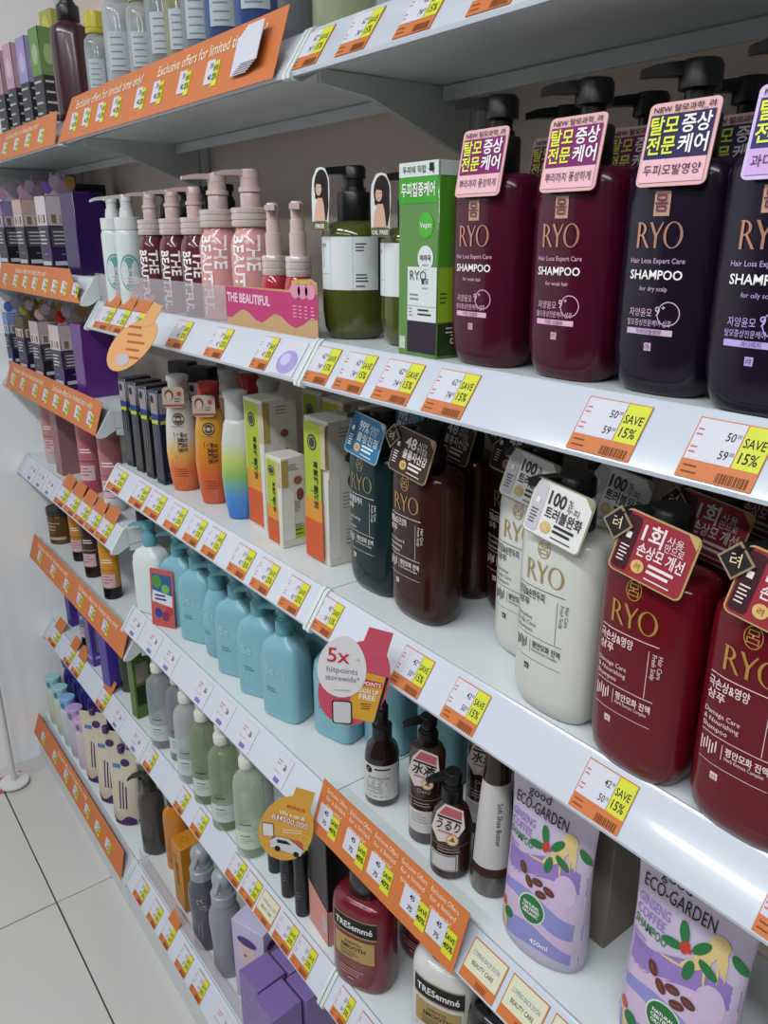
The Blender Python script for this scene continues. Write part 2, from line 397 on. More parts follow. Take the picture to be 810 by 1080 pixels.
# --- maroon / dark purple shampoo with square lilac tag
RP = [(0, .027, .017), (.003, .031, .0205), (.012, .0355, .0245), (.03, .0385, .0262), (.06, .039, .0265), (.136, .039, .0265), (.143, .0375, .025), (.1465, .033, .022), (.148, .022, .017)]
def shampoo_a(loc, label, base, tagc, low, sub, kor, rot=0, group=None, detail=True, sub2='for weak hair'):
    t = thing('shampoo_bottle', label, 'bottle', loc, rot, group)
    t.scale = (1.05, 1.05, 1.09)
    body(t, RP, 2.7, mat(base, 0.2, coat=0.1, spec=0.35))
    add_pump(t, .148, BLK, rc=.0165, hc=.026, rs=.009, hs=.013, rh=.0135, hh=.016, nl=.024, nw=.013, nt=.008, ang=-42, droop=.004)
    if detail:
        def fn():
            sf = surf(RP, 2.7); p = Pr(lambda u, v, o: sf(u * 1.08, .007 + v * 1.03, o)); cu = foil('#c79178'); lt = ink(low)
            p.rect(ink('#b98f7c'), -.0055, .1035, .0055, .1175); p.text(ink('#5a3040'), '몸', 0, .107, .008, off=.0012)
            p.ryo(cu, 0, .0850, .0150)
            p.text(lt, 'Hair Loss Expert Care', 0, .076, .0032, wmax=.038); p.text(IW, 'SHAMPOO', 0, .0665, .0056, bold=.018, wmax=.037)
            p.text(lt, sub2, 0, .0595, .0028, wmax=.02)
            p.ring(lt, .012, .046, .0075, .0075, .0006); p.text(lt, '자양윤모', -.0075, .044, .0042, wmax=.017); p.text(lt, '9⁺', .0065, .0445, .006)
            p.text(lt, '탈모증상전문케어 샴푸', -.001, .0382, .0033, wmax=.032); p.rect(lt, -.017, .0325, .016, .0362, nu=4); p.text(ink(base), sub, 0, .0333, .0024, off=.0012, wmax=.02)
            p.rect(lt, -.0025, .0225, .0025, .0275); p.text(ink(base), '려', 0, .0235, .003, off=.0012)
            return [p]
        printed(('sa', base, low, sub, sub2), t, fn)
    g = hang_card(t, rrect(.054, .074, .005), -.0262, paper('#d9a8a8' if low != '#b7a3dc' else '#c9b2dd'), .1545, 11, x=.006)
    g.scale = (.93, 1, .66)
    def fn2():
        p = Pr(front(.0006)); q = ink(tagc); ye = ink('#d8e04a')
        p.text(IK, 'NEW 탈모과학_려', 0, .0285, .0048, bold=.01, wmax=.046)
        p.rect(q, -.0245, -.0125, .0245, .0265)
        p.text(ye, kor[0], -.012, .010, .0125, bold=.02, off=.001, wmax=.022); p.text(IW, kor[1], .0122, .010, .0125, bold=.02, off=.001, wmax=.022)
        p.text(ye, kor[2], -.012, -.0075, .0125, bold=.02, off=.001, wmax=.022); p.text(IW, kor[3], .0122, -.0075, .0125, bold=.02, off=.001, wmax=.022)
        p.rect(ink('#c9a3d9' if low == '#b7a3dc' else '#e2b3bd'), -.0245, -.0335, .0245, -.0128); p.text(ink('#4a2340'), kor[4], 0, -.0265, .0075, off=.001, wmax=.044)
        return [p]
    printed(('sat', tagc, low, kor), g, fn2)
    return t
# --- rounded tall shampoo with long tag
RC = [(0, .030, .018), (.003, .0345, .022), (.01, .0385, .0255), (.022, .041, .0275), (.06, .0415, .028), (.152, .0415, .028), (.161, .0405, .027), (.1655, .037, .0245), (.168, .025, .019)]
def shampoo_c(loc, label, base, txt, gold, lines, tagspec=None, rot=0, group=None, detail=True, rough=0.16):
    t = thing('shampoo_bottle', label, 'bottle', loc, rot, group)
    t.scale = (1.07, 1.07, 1.07)
    body(t, RC, 2.8, mat(base, rough, coat=0.1, spec=0.35))
    add_pump(t, .168, BLK, rc=.018, hc=.020, rs=.010, hs=.008, rh=.016, hh=.016, nl=.022, nw=.014, nt=.008, ang=-40, droop=.003)
    if detail:
        def fn():
            sf = surf(RC, 2.8); p = Pr(lambda u, v, o: sf(u * 1.12, .012 + v * 1.08, o)); g = foil(gold); k = ink(txt)
            p.ring(g, -.004, .131, .0058, .0075, .0007); p.text(g, '呂', -.004, .1275, .0075)
            p.ryo(g, -.002, .1035, .0165)
            p.rect(k, -.027, .0975, .018, .0981, nu=5)
            p.text(k, lines[0], -.027, .0888, .0058, 'L', bold=.015, wmax=.027); p.text(k, '샴푸', -.027, .081, .0052, 'L', bold=.01)
            p.rect(k, .0115, .058, .0119, .093); p.text(k, 'Fresh Scalp', .0145, .092, .0030, 'L', rot=-90); p.text(k, 'Hair Care', .0185, .092, .0030, 'L', rot=-90)
            for i, q in enumerate(lines[1]): p.text(k, q, -.027, .0705 - i * .0052, .0034, 'L', wmax=.024)
            for i in range(6): p.rect(k, -.0265 + i * .0021, .0425 + .0015 * (i % 3), -.0256 + i * .0021, .0535 - .0012 * ((i + 1) % 3))
            p.rect(k, -.0115, .043, -.0111, .0535)
            p.rect(k, -.027, .0565, .018, .0570, nu=5); p.text(k, '평안모화 진액', -.009, .0482, .0045, 'L', bold=.02, wmax=.026); p.text(k, 'Herb Extract Complex', -.009, .0443, .0026, 'L', wmax=.024)
            p.rect(k, -.027, .0365, .018, .0369, nu=5); p.rect(k, -.0165, .0265, -.0115, .0315); p.text(ink(base), '려', -.014, .0275, .003, off=.0012)
            return [p]
        printed(('sc', base, lines), t, fn)
    if tagspec:
        bg, edge, fg, big, l1, l2, picc, diamond = tagspec
        g = hang_card(t, rrect(.072, .06, .006), -.0295, paper(edge), .186, 14, x=.008)
        g.scale = (.82, 1, .76); g.rotation_euler.y = math.radians(7)
        def fn2():
            p = Pr(front(.0006)); q = ink(bg); f = ink(fg); cc = ink('#c9a866')
            p.poly(q, rrect(.069, .057, .005), .0003)
            p.poly(ink(edge), [(.0345, .0285), (.024, .0285), (.0345, .018)], .0006)
            p.poly(ink(picc), rrect(.015, .052, .004, -.0255, 0), .0007); p.rect(ink('#d8d3cc'), -.028, .004, -.023, .010, .0011); p.lines(f, -.030, -.004, .009, 5, .0035, .0012, .0011)
            p.text(f, big[0], -.014, .0075, .0145, 'L', bold=.02, off=.001, wmax=.020); p.text(f, big[1], .0085, .014, .0062, 'L', off=.001, wmax=.018); p.text(f, l1, .0085, .0065, .0062, 'L', off=.001, wmax=.018)
            p.text(f, l2, -.014, -.0062, .0098, 'L', bold=.02, off=.001, wmax=.044)
            p.ell(cc, -.0085, -.017, .0062, .0062, .001); p.text(ink(bg), '려', -.0085, -.0195, .005, off=.0014)
            p.lines(f, .0005, -.013, .026, 2, .0055, .0028, .001); p.lines(f, .0005, -.0245, .03, 1, .004, .0012, .001)
            return [p]
        printed(('sct', bg, big, l2), g, fn2)
        if diamond:
            d = part('diamond_badge', t, lambda: MB().plate([(.0125, 0), (0, .0125), (-.0125, 0), (0, -.0125)], -.0006, .0006), paper('#8c7a5c'), 'dia'); d.location = (-.022, -.030, .200); d.rotation_euler = (math.radians(-14), 0, 0)
            def fd():
                p = Pr(front(.0007)); p.poly(ink('#201a1a'), [(.0105, 0), (0, .0105), (-.0105, 0), (0, -.0105)], .0002); p.text(ink('#d9c9a3'), '려', 0, -.003, .007, off=.0005); return [p]
            printed('diamond', d, fd)
    return t
# --- generic round / oval pump bottle
def pump_bottle(name, label, loc, prof, m, pumpm, pump={}, n=2.0, rot=0, group=None, key=None, fn=None, inner=None, cap=None):
    t = thing(name, label, 'bottle', loc, rot, group)
    b = body(t, prof, n, m)
    if inner:
        part('liquid', t, lambda: MB().loft(inner[0], n, 28), inner[1], (str(inner[0]), n))
    if cap: part('screw_collar', t, lambda: MB().lathe(cap[0], 26), cap[1], str(cap[0]))
    if pumpm: add_pump(t, pump.pop('z', prof[-1][0]), pumpm, **pump)
    if fn: printed(key, t, lambda: fn(prof, n))
    return t
def carton(name, label, loc, w, d, h, m, rot=0, group=None, key=None, fn=None, cat='box', bev=.0012, ry=0):
    t = thing(name, label, cat, loc, rot, group, ry=ry)
    part('carton_body', t, lambda: MB().bbox(-w / 2, -d / 2, 0, w / 2, d / 2, h, bev), m, (w, d, h, bev))
    if fn: printed(key, t, lambda: fn(w, d, h))
    return t
# ================================================================== shelf B, near bay
zB = zt('B1')
K1 = ('탈모', '증상', '전문', '케어', '뿌리까지 풍성하게'); K2 = ('탈모', '증상', '전문', '케어', '두피모발영양'); K3 = ('탈모', '증상', '전문', '케어', '과다피지케어')
MAR, DPU = '#420820', '#170d20'
shampoo_a((-.520, .064, zB), 'glossy maroon pump shampoo bottle with lilac hang tag next to the green pack', MAR, '#7a1f66', '#d9a9c4', '약한 모발용', K1)
shampoo_a((-.426, .066, zB), 'glossy maroon pump shampoo bottle with lilac hang tag next to the dark purple bottle', MAR, '#7a1f66', '#d9a9c4', '약한 모발용', K1)
shampoo_a((-.340, .068, zB), 'dark purple pump shampoo bottle with navy and pink hang tag beside the maroon bottles', DPU, '#2b2350', '#c9a9cc', '두피모발영양', K2, sub2='for dry scalp')
shampoo_a((-.257, .056, zB), 'dark purple pump shampoo bottle with violet hang tag at the shelf edge', DPU, '#33306b', '#b7a3dc', '과다피지', K3, sub2='for oily scalp')
for x, y, b, q, tg, kk, nm in ((-.520, .150, MAR, '#d9a9c4', '#7a1f66', K1, 'maroon'), (-.435, .150, MAR, '#d9a9c4', '#7a1f66', K1, 'maroon'), (-.350, .152, DPU, '#c9a9cc', '#2b2350', K2, 'dark purple'), (-.264, .150, DPU, '#b7a3dc', '#33306b', K3, 'dark purple')):
    shampoo_a((x, y, zB), nm + ' pump shampoo bottle standing in the row behind the front bottles, half hidden', b, tg, q, '샴푸', kk, detail=False, group='second row of %s shampoo bottles' % nm)
# olive round bottles with portrait cards
OL = [(0, .024, .024), (.003, .029, .029), (.012, .0335, .0335), (.03, .0355, .0355), (.105, .0355, .0355), (.113, .034, .034), (.118, .028, .028), (.121, .019, .019)]
def portrait_card(t, x, y, z, rot, txt):
    pts = [(-.011, -.03), (.011, -.03), (.012, -.005), (.0125, .01), (.0115, .024), (.006, .0345), (0, .036), (-.006, .0345), (-.0115, .024), (-.0125, .01), (-.012, -.005)]
    o = part('portrait_tag', t, lambda: MB().plate(pts, -.0006, .0006), paper('#d5d8d6'), 'portrait'); o.location = (x, y, z); o.rotation_euler = (math.radians(-3), 0, math.radians(rot)); o.scale = (.85, 1, .92)
    def fn():
        p = Pr(front(.0007)); hr = ink('#241a18'); sk = ink('#cfa793')
        p.ell(hr, .001, .0165, .0098, .0170, .0002); p.poly(hr, [(-.007, .02), (.0105, .02), (.0115, -.004), (.009, -.019), (.0035, -.019), (.002, -.002), (-.0075, .004)], .0003)
        p.poly(sk, [(-.004, .004), (.003, .004), (.005, -.003), (.0075, -.02), (-.0085, -.02), (-.0075, -.006)], .0005); p.ell(sk, -.0022, .0135, .0041, .0070, .0007); p.ell(hr, -.001, .0215, .0055, .0035, .0008, 12)
        p.ell(ink('#3a2a26'), -.0040, .0150, .0009, .0004, .0009, 8); p.ell(ink('#3a2a26'), -.0002, .0150, .0009, .0004, .0009, 8); p.ell(ink('#9a4a48'), -.0022, .0098, .0011, .0005, .0009, 8)
        p.rect(ink('#5c5f33'), -.0108, -.0295, .0108, -.0205, .0006); p.text(IW, txt, 0, -.0275, .0045, bold=.02, off=.001, wmax=.02)
        return [p]
    printed(('portrait', txt), o, fn)
def olive_fn(prof, n):
    p = Pr(surf(prof, n)); wl = ink('#ccd2d4'); p.rect(wl, -.037, .052, .037, .105, .0004, 14); g = IG
    p.rect(g, -.018, .052, -.0178, .105, .0007); p.rect(g, .008, .052, .0082, .105, .0007); p.rect(g, -.037, .068, -.018, .0683, .0007, 4)
    p.text(IK, 'RYO', -.034, .095, .0035, 'L', bold=.01); p.text(g, 'ROOT:GEN', -.029, .075, .003, 'L', rot=90)
    p.lines(IK, .011, .0975, .012, 3, .0032, .0011, .0007); p.lines(IK, .011, .067, .014, 3, .0032, .0011, .0007); p.lines(IK, .011, .0555, .01, 1, .003, .0011, .0007)
    return [p]
OLM = mat('#454a18', 0.12, coat=0.4)
t = pump_bottle('shampoo_bottle', 'round olive green pump bottle with white wrap label and black pump', (-.768, .088, zB), OL, OLM, BLK, dict(rc=.018, hc=.028, rs=.0105, hs=.013, rh=.0125, hh=.0125, nl=.030, nw=.012, nt=.008, ang=-55, droop=.005), 2.0, 38, None, 'olive', olive_fn)
t.scale = (1.05, 1.05, 1.06); portrait_card(t, -.026, -.0335, .1385, -12, 'FREE')
t = pump_bottle('shampoo_bottle', 'round olive bottle with white label half hidden behind the green pack', (-.676, .100, zB), OL, OLM, BLK, dict(rc=.018, hc=.028, rs=.0105, hs=.013, rh=.0125, hh=.0125, nl=.030, nw=.012, nt=.008, ang=-55, droop=.005), 2.0, 20, None, 'olive', olive_fn)
portrait_card(t, -.016, -.041, .1385, 18, 'OIL FREE')
def leafpack(w, d, h):
    p = Pr(front(d / 2)); g = ink('#3f9a2c'); wl = ink('#ccd3d2'); k = IK
    p.rect(wl, -w / 2 + .001, h - .013, w / 2 - .001, h - .0005); p.text(ink('#3c6a3a'), '두피에 직접', -.006, h - .0095, .005, bold=.01, off=.001, wmax=.036); p.text(k, '톡', .019, h - .0100, .0065, bold=.03, off=.001)
    p.rect(g, -w / 2 + .001, h - .036, w / 2 - .001, h - .0135); p.text(IW, '두피집중케어', 0, h - .029, .0095, bold=.02, off=.001, wmax=.048)
    p.sep(); p.ell(ink('#4aa832'), .012, h - .055, .0105, .0115); p.text(IW, 'Vegan', .012, h - .057, .0048, off=.001, bold=.01, wmax=.017)
    for zz in (.086, .107): p.sep(); p.ell(ink('#6b8f6a'), .012, h - zz + .002, .0118, .0118, .0004); p.ell(wl, .012, h - zz + .002, .0112, .0112, .0006); p.text(k, '저자극' if zz < .1 else '탈모', .012, h - zz, .0042, off=.001, bold=.02, wmax=.016); p.text(IG, 'tested', .012, h - zz - .005, .0025, off=.001)
    p.sep(); p.rect(wl, -.014, .034, w / 2 - .0005, .084, .0005); p.text(ink('#4a4f46'), 'RYO', -.010, .072, .009, 'L', off=.001); p.lines(IG, -.010, .058, .018, 2, .004, .0012, .001); p.rect(IG, -.014, .048, w / 2 - .001, .0483, .001); p.lines(k, .002, .044, .02, 2, .004, .0014, .001); p.lines(IG, -.011, .045, .006, 3, .003, .0008, .001)
    p.rect(ink('#2e2233'), -.014, .004, w / 2 - .0005, .034, .0005); p.rect(ink('#b9bfb4'), -w / 2 + .003, .006, -.017, .018, .0005)
    q = Pr(right(w / 2)); q.rect(ink('#8fb52c'), -d / 2 + .001, .034, .004, .084); q.lines(k, -d / 2 + .003, .06, .010, 3, .004, .001); q.rect(ink('#28401c'), -d / 2 + .001, .003, d / 2 - .001, .033); q.text(IW, '려', .001, .012, .010, off=.001); q.lines(IW, -.01, .028, .02, 2, .004, .0012, .001)
    q.rect(ink('#4f8f2a'), -d / 2 + .001, .084, d / 2 - .001, h - .014); q.rect(wl, -d / 2 + .001, h - .013, d / 2 - .001, h - .0005)
    return [p, q]
GP = mat('#4f7f33', 0.2, coat=0.3)
carton('treatment_pack', 'green window pack with vegan badge and white label standing at the shelf edge', (-.600, .062, zB), .058, .042, .176, GP, 0, None, 'leaf', leafpack)
carton('treatment_pack', 'green window pack standing directly behind the front green pack', (-.596, .112, zB), .058, .042, .172, GP, 0, None, 'leaf', leafpack)
# ================================================================== shelf C, near bay
zC = zt('C1')
LT = ('두피쿨링케어', ('Scalp Cooling', 'Care', 'Shampoo')); LB = ('볼륨&모근강화', ('Hair Volume &', 'Nourishing', 'Shampoo')); LWH = ('민감&순한두피', ('Sensitive', 'Scalp Care', 'Shampoo')); LR = ('극손상&영양', ('Damage Care', '& Nourishing', 'Shampoo'))
TT = ('#2f6f9a', '#9ab0b8', '#d5e0e6', ('99%', '시원한'), '두피', '쿨링진정', '#24506e', False)
TB = ('#3d2824', '#9a8258', '#d8cfc8', ('48', '시간'), '뿌리볼륨', '볼륨자신감', '#30252e', True)
TW = ('#d3d3d0', '#8d8a6e', '#2a2a2a', ('100', '%'), '두피', '트러블완화', '#b8b4bc', False)
TR = ('#8f2a35', '#b39a60', '#e2cfd0', ('1회', '사용'), '만으로', '손상모 개선', '#3a1820', True)
TEAL, BRN, WHT, RED = '#0c2527', '#32150f', '#c2c4bc', '#5e0a14'
shampoo_c((-.722, .092, zC), 'dark teal shampoo bottle with a blue hang tag on the shelf', TEAL, '#c9c9c4', '#9a8a5c', LT, TT, 0)
shampoo_c((-.630, .086, zC), 'dark brown shampoo bottle with brown hang tag and gold lettering', BRN, '#d6cdc8', '#b98f5a', LB, TB, 0)
shampoo_c((-.565, .176, zC), 'dark brown shampoo bottle set back behind the white bottles', BRN, '#d6cdc8', '#b98f5a', LB, TB, 0)
shampoo_c((-.491, .116, zC), 'milky white shampoo bottle set a little back beside the brown bottle', WHT, '#38383a', '#b39a60', LWH, TW, 0)
shampoo_c((-.408, .060, zC), 'milky white shampoo bottle with white hang tag at the shelf edge', WHT, '#38383a', '#b39a60', LWH, TW, 0)
shampoo_c((-.310, .050, zC), 'glossy red shampoo bottle with red hang tag beside the white bottles', RED, '#e0c9c9', '#c09a52', LR, TR, 0)
shampoo_c((-.216, .050, zC), 'glossy red shampoo bottle with red hang tag and dark diamond badge at the shelf end', RED, '#e0c9c9', '#c09a52', LR, TR, 0)
for x, y, c, tg, nm, lb in ((-.745, .168, TEAL, TT, 'dark teal', 'behind the teal bottle with the blue tag'), (-.655, .168, BRN, TB, 'dark brown', 'behind the brown bottle with gold lettering'), (-.408, .140, WHT, TW, 'milky white', 'behind the white bottle at the shelf edge'),
        (-.314, .128, RED, TR, 'dark red', 'behind the red bottle beside the white ones'), (-.220, .128, RED, TR, 'dark red', 'behind the red bottle at the shelf end'), (-.314, .204, RED, TR, 'dark red', 'third in the row, by the back panel'), (-.220, .204, RED, TR, 'dark red', 'third in the end row, by the back panel')):
    shampoo_c((x, y, zC), nm + ' shampoo bottle in shade ' + lb, c, '#c9c9c4', '#8f6a40', LR, tg, 0, 'second row of shampoo bottles under the price rail', detail=False)
def foot(px, py, z, r):
    """centre of a round foot of radius r whose nearest rim shows at the pixel"""
    p = at_z(px, py, z); d = Vector((p.x - CAM.x, p.y - CAM.y, 0)).normalized(); return (p.x + d.x * r, p.y + d.y * r, z)
# ================================================================== shelf B, middle bay
PK = mat('#c9b0ac', 0.3, coat=0.2); PKC = mat('#c9b8b5', 0.3, metal=0.2)
WB = [(0, .0195, .0195), (.003, .0225, .0225), (.116, .0225, .0225), (.123, .020, .020), (.128, .013, .013)]
def white_fn(prof, n):
    p = Pr(surf(prof, n)); p.ell(ink('#5f9a98'), .0, .055, .018, .030, .0004); p.ring(IW, 0, .055, .015, .026, .0008, .0007); p.text(IW, 'Hair', 0, .058, .008, off=.001); p.lines(IW, 0, .048, .02, 3, .005, .0014, .001, 'C'); return [p]
for i, (px, y) in enumerate(((122, .052), (137, .052))):
    pump_bottle('hair_wash_bottle', 'white pump bottle with teal oval print, %s' % ('next to the dark rose bottles' if i else 'first on its shelf behind the clear guard'), P(px, 260, y, zB), WB, mat('#c4cdcc', .25), mat('#cfd2d2', .3), dict(rc=.012, hc=.024, rs=.009, hs=.016, rh=.010, hh=.010, nl=.026, nw=.010, nt=.006, ang=-60, droop=.006), 2.0, 60, None, 'wb', white_fn, cap=([(.123, .019), (.124, .0212), (.142, .0212), (.143, .019)], mat('#cdd2d2', .3)))
RB = [(0, .020, .020), (.003, .0235, .0235), (.095, .0235, .0235), (.106, .021, .021), (.112, .0175, .0175), (.118, .017, .017)]
RB2 = [(z * 1.06, a * 1.24, b * 1.24) for z, a, b in RB]
def beau_fn(prof, n):
    k = prof[1][1] / .0235
    p = Pr(surf(prof, n)); p.text(IW, 'THE', -.004 * k, .092 * k, .014 * k, 'L', rot=-90, bold=.03); p.sep(); p.text(IW, 'BEAUTIFUL', -.021 * k, .092 * k, .014 * k, 'L', rot=-90, bold=.03, wmax=.085 * k)
    p.sep(); p.lines(IW, .016 * k, .03 * k, .015 * k, 3, .003, .0012, .0007); return [p]
def caprings(r, z): return [(z, r * .96), (z + .002, r), (z + .0065, r), (z + .007, r * .96), (z + .0085, r * .96), (z + .009, r), (z + .0145, r), (z + .015, r * .96), (z + .0165, r * .96), (z + .017, r), (z + .022, r), (z + .023, r * .95)]
ROSE = mat('#5b2b33', 0.14, coat=0.3); PINK = mat('#c98f8b', 0.2, coat=0.3)
for i, px in enumerate((163, 186, 209)):
    pump_bottle('shampoo_bottle', ('dark rose pump bottle with vertical white lettering next to the white bottles', 'dark rose pump bottle standing between two other dark rose bottles', 'dark rose pump bottle with vertical lettering next to the larger pink bottles')[i], P(px, 275, .062, zB), RB, ROSE, PK, dict(z=.137, rc=.011, hc=.018, rs=.010, hs=.014, rh=.0105, hh=.010, nl=.030, nw=.011, nt=.006, ang=-62, droop=.004), 2.0, 58, None, 'beau1', beau_fn, cap=(caprings(.0215, .115), PKC))
for i, (px, y) in enumerate(((234, .068), (268, .070))):
    pump_bottle('shampoo_bottle', ('larger light pink pump bottle next to the dark rose bottles', 'larger light pink pump bottle standing behind the two slim serum bottles')[i], P(px, 280, y, zB), RB2, PINK, PK, dict(z=.146, rc=.0135, hc=.02, rs=.0125, hs=.016, rh=.013, hh=.011, nl=.036, nw=.013, nt=.007, ang=-62, droop=.004), 2.0, 55, None, 'beau2', beau_fn, cap=(caprings(.0265, .124), PKC))
SE = [(0, .015, .015), (.002, .0175, .0175), (.056, .0175, .0175), (.064, .0155, .0155), (.068, .013, .013)]
def serum_fn(prof, n):
    p = Pr(surf(prof, n)); p.rect(ink('#4f1a1e'), -.012, .018, .012, .05, .0004, 6); p.text(IW, 'BEAUTIFUL', .002, .048, .005, 'L', rot=-90, bold=.02, wmax=.028); return [p]
for i, px in enumerate((291, 316)):
    t = thing('serum_bottle', ('slim red serum bottle with rose pump next to the pink bottle', 'slim red serum bottle with rose pump next to the olive bottle')[i], 'bottle', P(px, 310, .052, zB), 50)
    body(t, SE, 2.0, mat('#a8303a', .12, coat=.3)); part('screw_collar', t, lambda: MB().lathe(caprings(.0155, .067), 24), PKC, 'serumcap')
    part('pump', t, lambda: MB().lathe([(.09, .010), (.116, .010), (.1165, .0085), (.130, .0085), (.1305, .0075), (.148, .0075), (.150, .006)], 18).box(-.006, -.02, .141, .006, -.004, .147), PK, 'serumpump'); printed('serum', t, lambda: serum_fn(SE, 2.0))
# dark bottles in the row behind
for i, px in enumerate((176, 196, 218, 240)):
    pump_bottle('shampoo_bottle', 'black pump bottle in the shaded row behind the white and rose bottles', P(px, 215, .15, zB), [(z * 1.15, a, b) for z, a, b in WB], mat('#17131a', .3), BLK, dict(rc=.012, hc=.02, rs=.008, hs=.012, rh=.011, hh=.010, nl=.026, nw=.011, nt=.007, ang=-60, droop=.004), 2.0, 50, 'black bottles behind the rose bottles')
# clear guard with pink header
xa, xb = x_on(103, .036, zB), x_on(337, .036, zB) - .002
g = thing('shelf_guard', 'clear plastic guard in front of the pink pump bottles', 'guard', ((xa + xb) / 2, .0365, zB))
part('guard_panel', g, MB().box(-(xb - xa) / 2, 0, 0, (xb - xa) / 2, .0012, .05), clear('#e9e2e6', .10))
xc, xd = x_on(238, .033, zB + .02), x_on(334, .033, zB + .02); hw = (xd - xc) / 2
t = thing('header_card', 'pink header card reading THE BEAUTIFUL taped on the clear guard', 'sign', ((xc + xd) / 2, .0352, zB + .0005))
part('card', t, MB().plate([(-hw, 0), (hw, 0), (hw, .062), (hw - .012, .066), (hw - .05, .064), (hw - .06, .052), (-hw, .05)], -.0008, 0), paper('#b9976b'))
p = Pr(front(.0008)); pk = ink('#b5386c'); n = 14
p.band(pk, -hw, hw, lambda u: .016 + .007 * math.sin(u * 75), lambda u: .0495, n, 2, .0002)
p.text(ink('#e3c3d0'), 'THE BEAUTIFUL', -hw + .005, .031, .0115, 'L', bold=.03, off=.0006, wmax=hw * 1.2)
for k in range(3): p.ell(ink('#cf8aa5'), hw - .045 + k * .016, .052, .011, .009, .0008, 14)
p.ell(ink('#b9a24a'), hw - .03, .062, .02, .0025, .001, 12)
for k in range(4): p.lines(ink('#e0aac0'), hw - .052 + k * .013, .034, .009, 4, .004, .0012, .0008)
p.build(t)
# ================================================================== shelf C, middle bay
def sachet_fn(w, d, h):
    out = []
    for p, hw in ((Pr(front(d / 2)), w / 2), (Pr(right(w / 2)), d / 2)):
        p.rect(ink('#8d8b92'), -hw + .002, h - .05, hw - .002, h - .006); p.ell(ink('#b28a7c'), -hw * .3, h - .024, hw * .35, .011, .0006, 12); p.ell(ink('#221a1a'), -hw * .3, h - .017, hw * .4, .007, .0008, 12)
        p.rect(ink('#26407c'), -hw + .002, h - .053, hw - .002, h - .042, .0006); p.poly(ink('#b5c238'), [(-hw + .002, h - .06), (hw * .6, h - .06), (hw - .002, h - .052), (-hw + .002, h - .054)], .0006)
        p.lines(ink('#6f7284'), -hw * .35, .06, .055, 2, .006, .002, .0006, rot=1); p.lines(IG, -hw * .7, .02, hw * 1.2, 2, .005, .0012)
        out.append(p)
    return out
for i, px in enumerate((128, 145, 160, 173)):
    cc = ('#20202c', '#272125', '#211c1e', '#1e1f3c')[i]
    carton('hair_dye_pack', ('charcoal hair dye pack with portrait print at the shelf end', 'brown black hair dye pack next to the charcoal pack', 'black hair dye pack between two others', 'navy black hair dye pack next to the white and orange bottle')[i], (-1.465 + .050 * i, .072, zC), .026, .055, .170, mat(cc, .25, coat=.3), 8, None, 'sachet', sachet_fn)
for i, px in enumerate((196, 216)):
    carton('hair_dye_pack', 'black hair dye pack with green corner in the shaded back row', P(px, 430, .17, zC), .05, .03, .19, mat('#1b1a1c', .3), 25, 'dye packs in the back row', 'sachet', sachet_fn)
CB = [(0, .018, .013), (.002, .0205, .0155), (.02, .0235, .018), (.045, .026, .0195), (.07, .0275, .0205), (.12, .025, .019), (.15, .0205, .0165), (.158, .017, .0145), (.160, .013, .012)]
def cond_fn(dark):
    def fn(prof, n):
        p = Pr(surf(prof, n, True)); k = ink('#3a2a22')
        p.ell(ink('#4a4440'), 0, .128, .0105, .0105, .0005); p.ring(ink('#c9b89a'), 0, .128, .008, .008, .0008, .0008); p.ell(ink('#c9b89a'), 0, .128, .003, .003, .0008, 10)
        p.text(k, '育发根水', -.003, .106, .0075, 'L', rot=-90, bold=.03, wmax=.036); p.rect(k, -.013, .062, -.008, .106); p.text(k, '育髮護髮', .006, .104, .006, 'L', rot=-90, wmax=.034)
        p.lines(IG, -.012, .115, .024, 1, .003, .0012); p.lines(ink('#7a3a1c'), -.014, .04, .028, 4, .004, .0012); return [p]
    return fn
def cond(label, loc, ramp, capm, key, printed_=True, rot=55, group=None, neck=None):
    t = thing('conditioner_bottle', label, 'bottle', loc, rot, group)
    body(t, CB, 2.2, mat('#d0904a', .2, coat=.3, ramp=ramp)); part('cap', t, lambda: MB().loft([(.158, .0165, .015), (.16, .0175, .0155), (.188, .0165, .0145), (.193, .019, .0165), (.199, .0185, .016), (.201, .015, .013)], 2, 24), capm, 'ccap')
    if printed_: printed(('cond', key), t, lambda: cond_fn(0)(CB, 2.2))
    if neck:
        o = part('neck_tag', t, lambda: MB().plate(rrect(.036, .034, .006), -.0005, .0005), paper('#bfae9f'), 'ntag'); o.location = (-.004, -.023, .166); o.rotation_euler = (math.radians(-6), 0, 0)
        def fn():
            p = Pr(front(.0006)); p.ell(ink('#6a4434'), -.007, .004, .007, .009, .0003, 14); p.ell(ink('#d9b7a2'), -.007, .002, .005, .007, .0005, 14); p.ell(ink('#a8503c'), .010, .006, .004, .004, .0003, 14); p.lines(ink('#6a4434'), .002, -.003, .013, 2, .004, .0014, .0003); p.rect(ink('#a3503c'), -.017, -.015, .017, -.0115, .0003); return [p]
        printed('ntag', o, fn)
    return t
cond('white to orange conditioner bottle with portrait neck tag and white cap', foot(197, 519, zC, .021), (0, .16, [(0.0, '#c1552c'), (.28, '#cf7038'), (.45, '#d2a95c'), (.62, '#cfcac2'), (1, '#c9c7c2')]), mat('#bcbab6', .3), 'a', neck=True)
cond('yellow to red orange conditioner bottle with red cap', foot(228, 533, zC, .021), (0, .16, [(0, '#b84a2a'), (.3, '#c95a2c'), (.6, '#d28a2c'), (1, '#d2a43c')]), mat('#b03428', .25), 'b', neck=True)
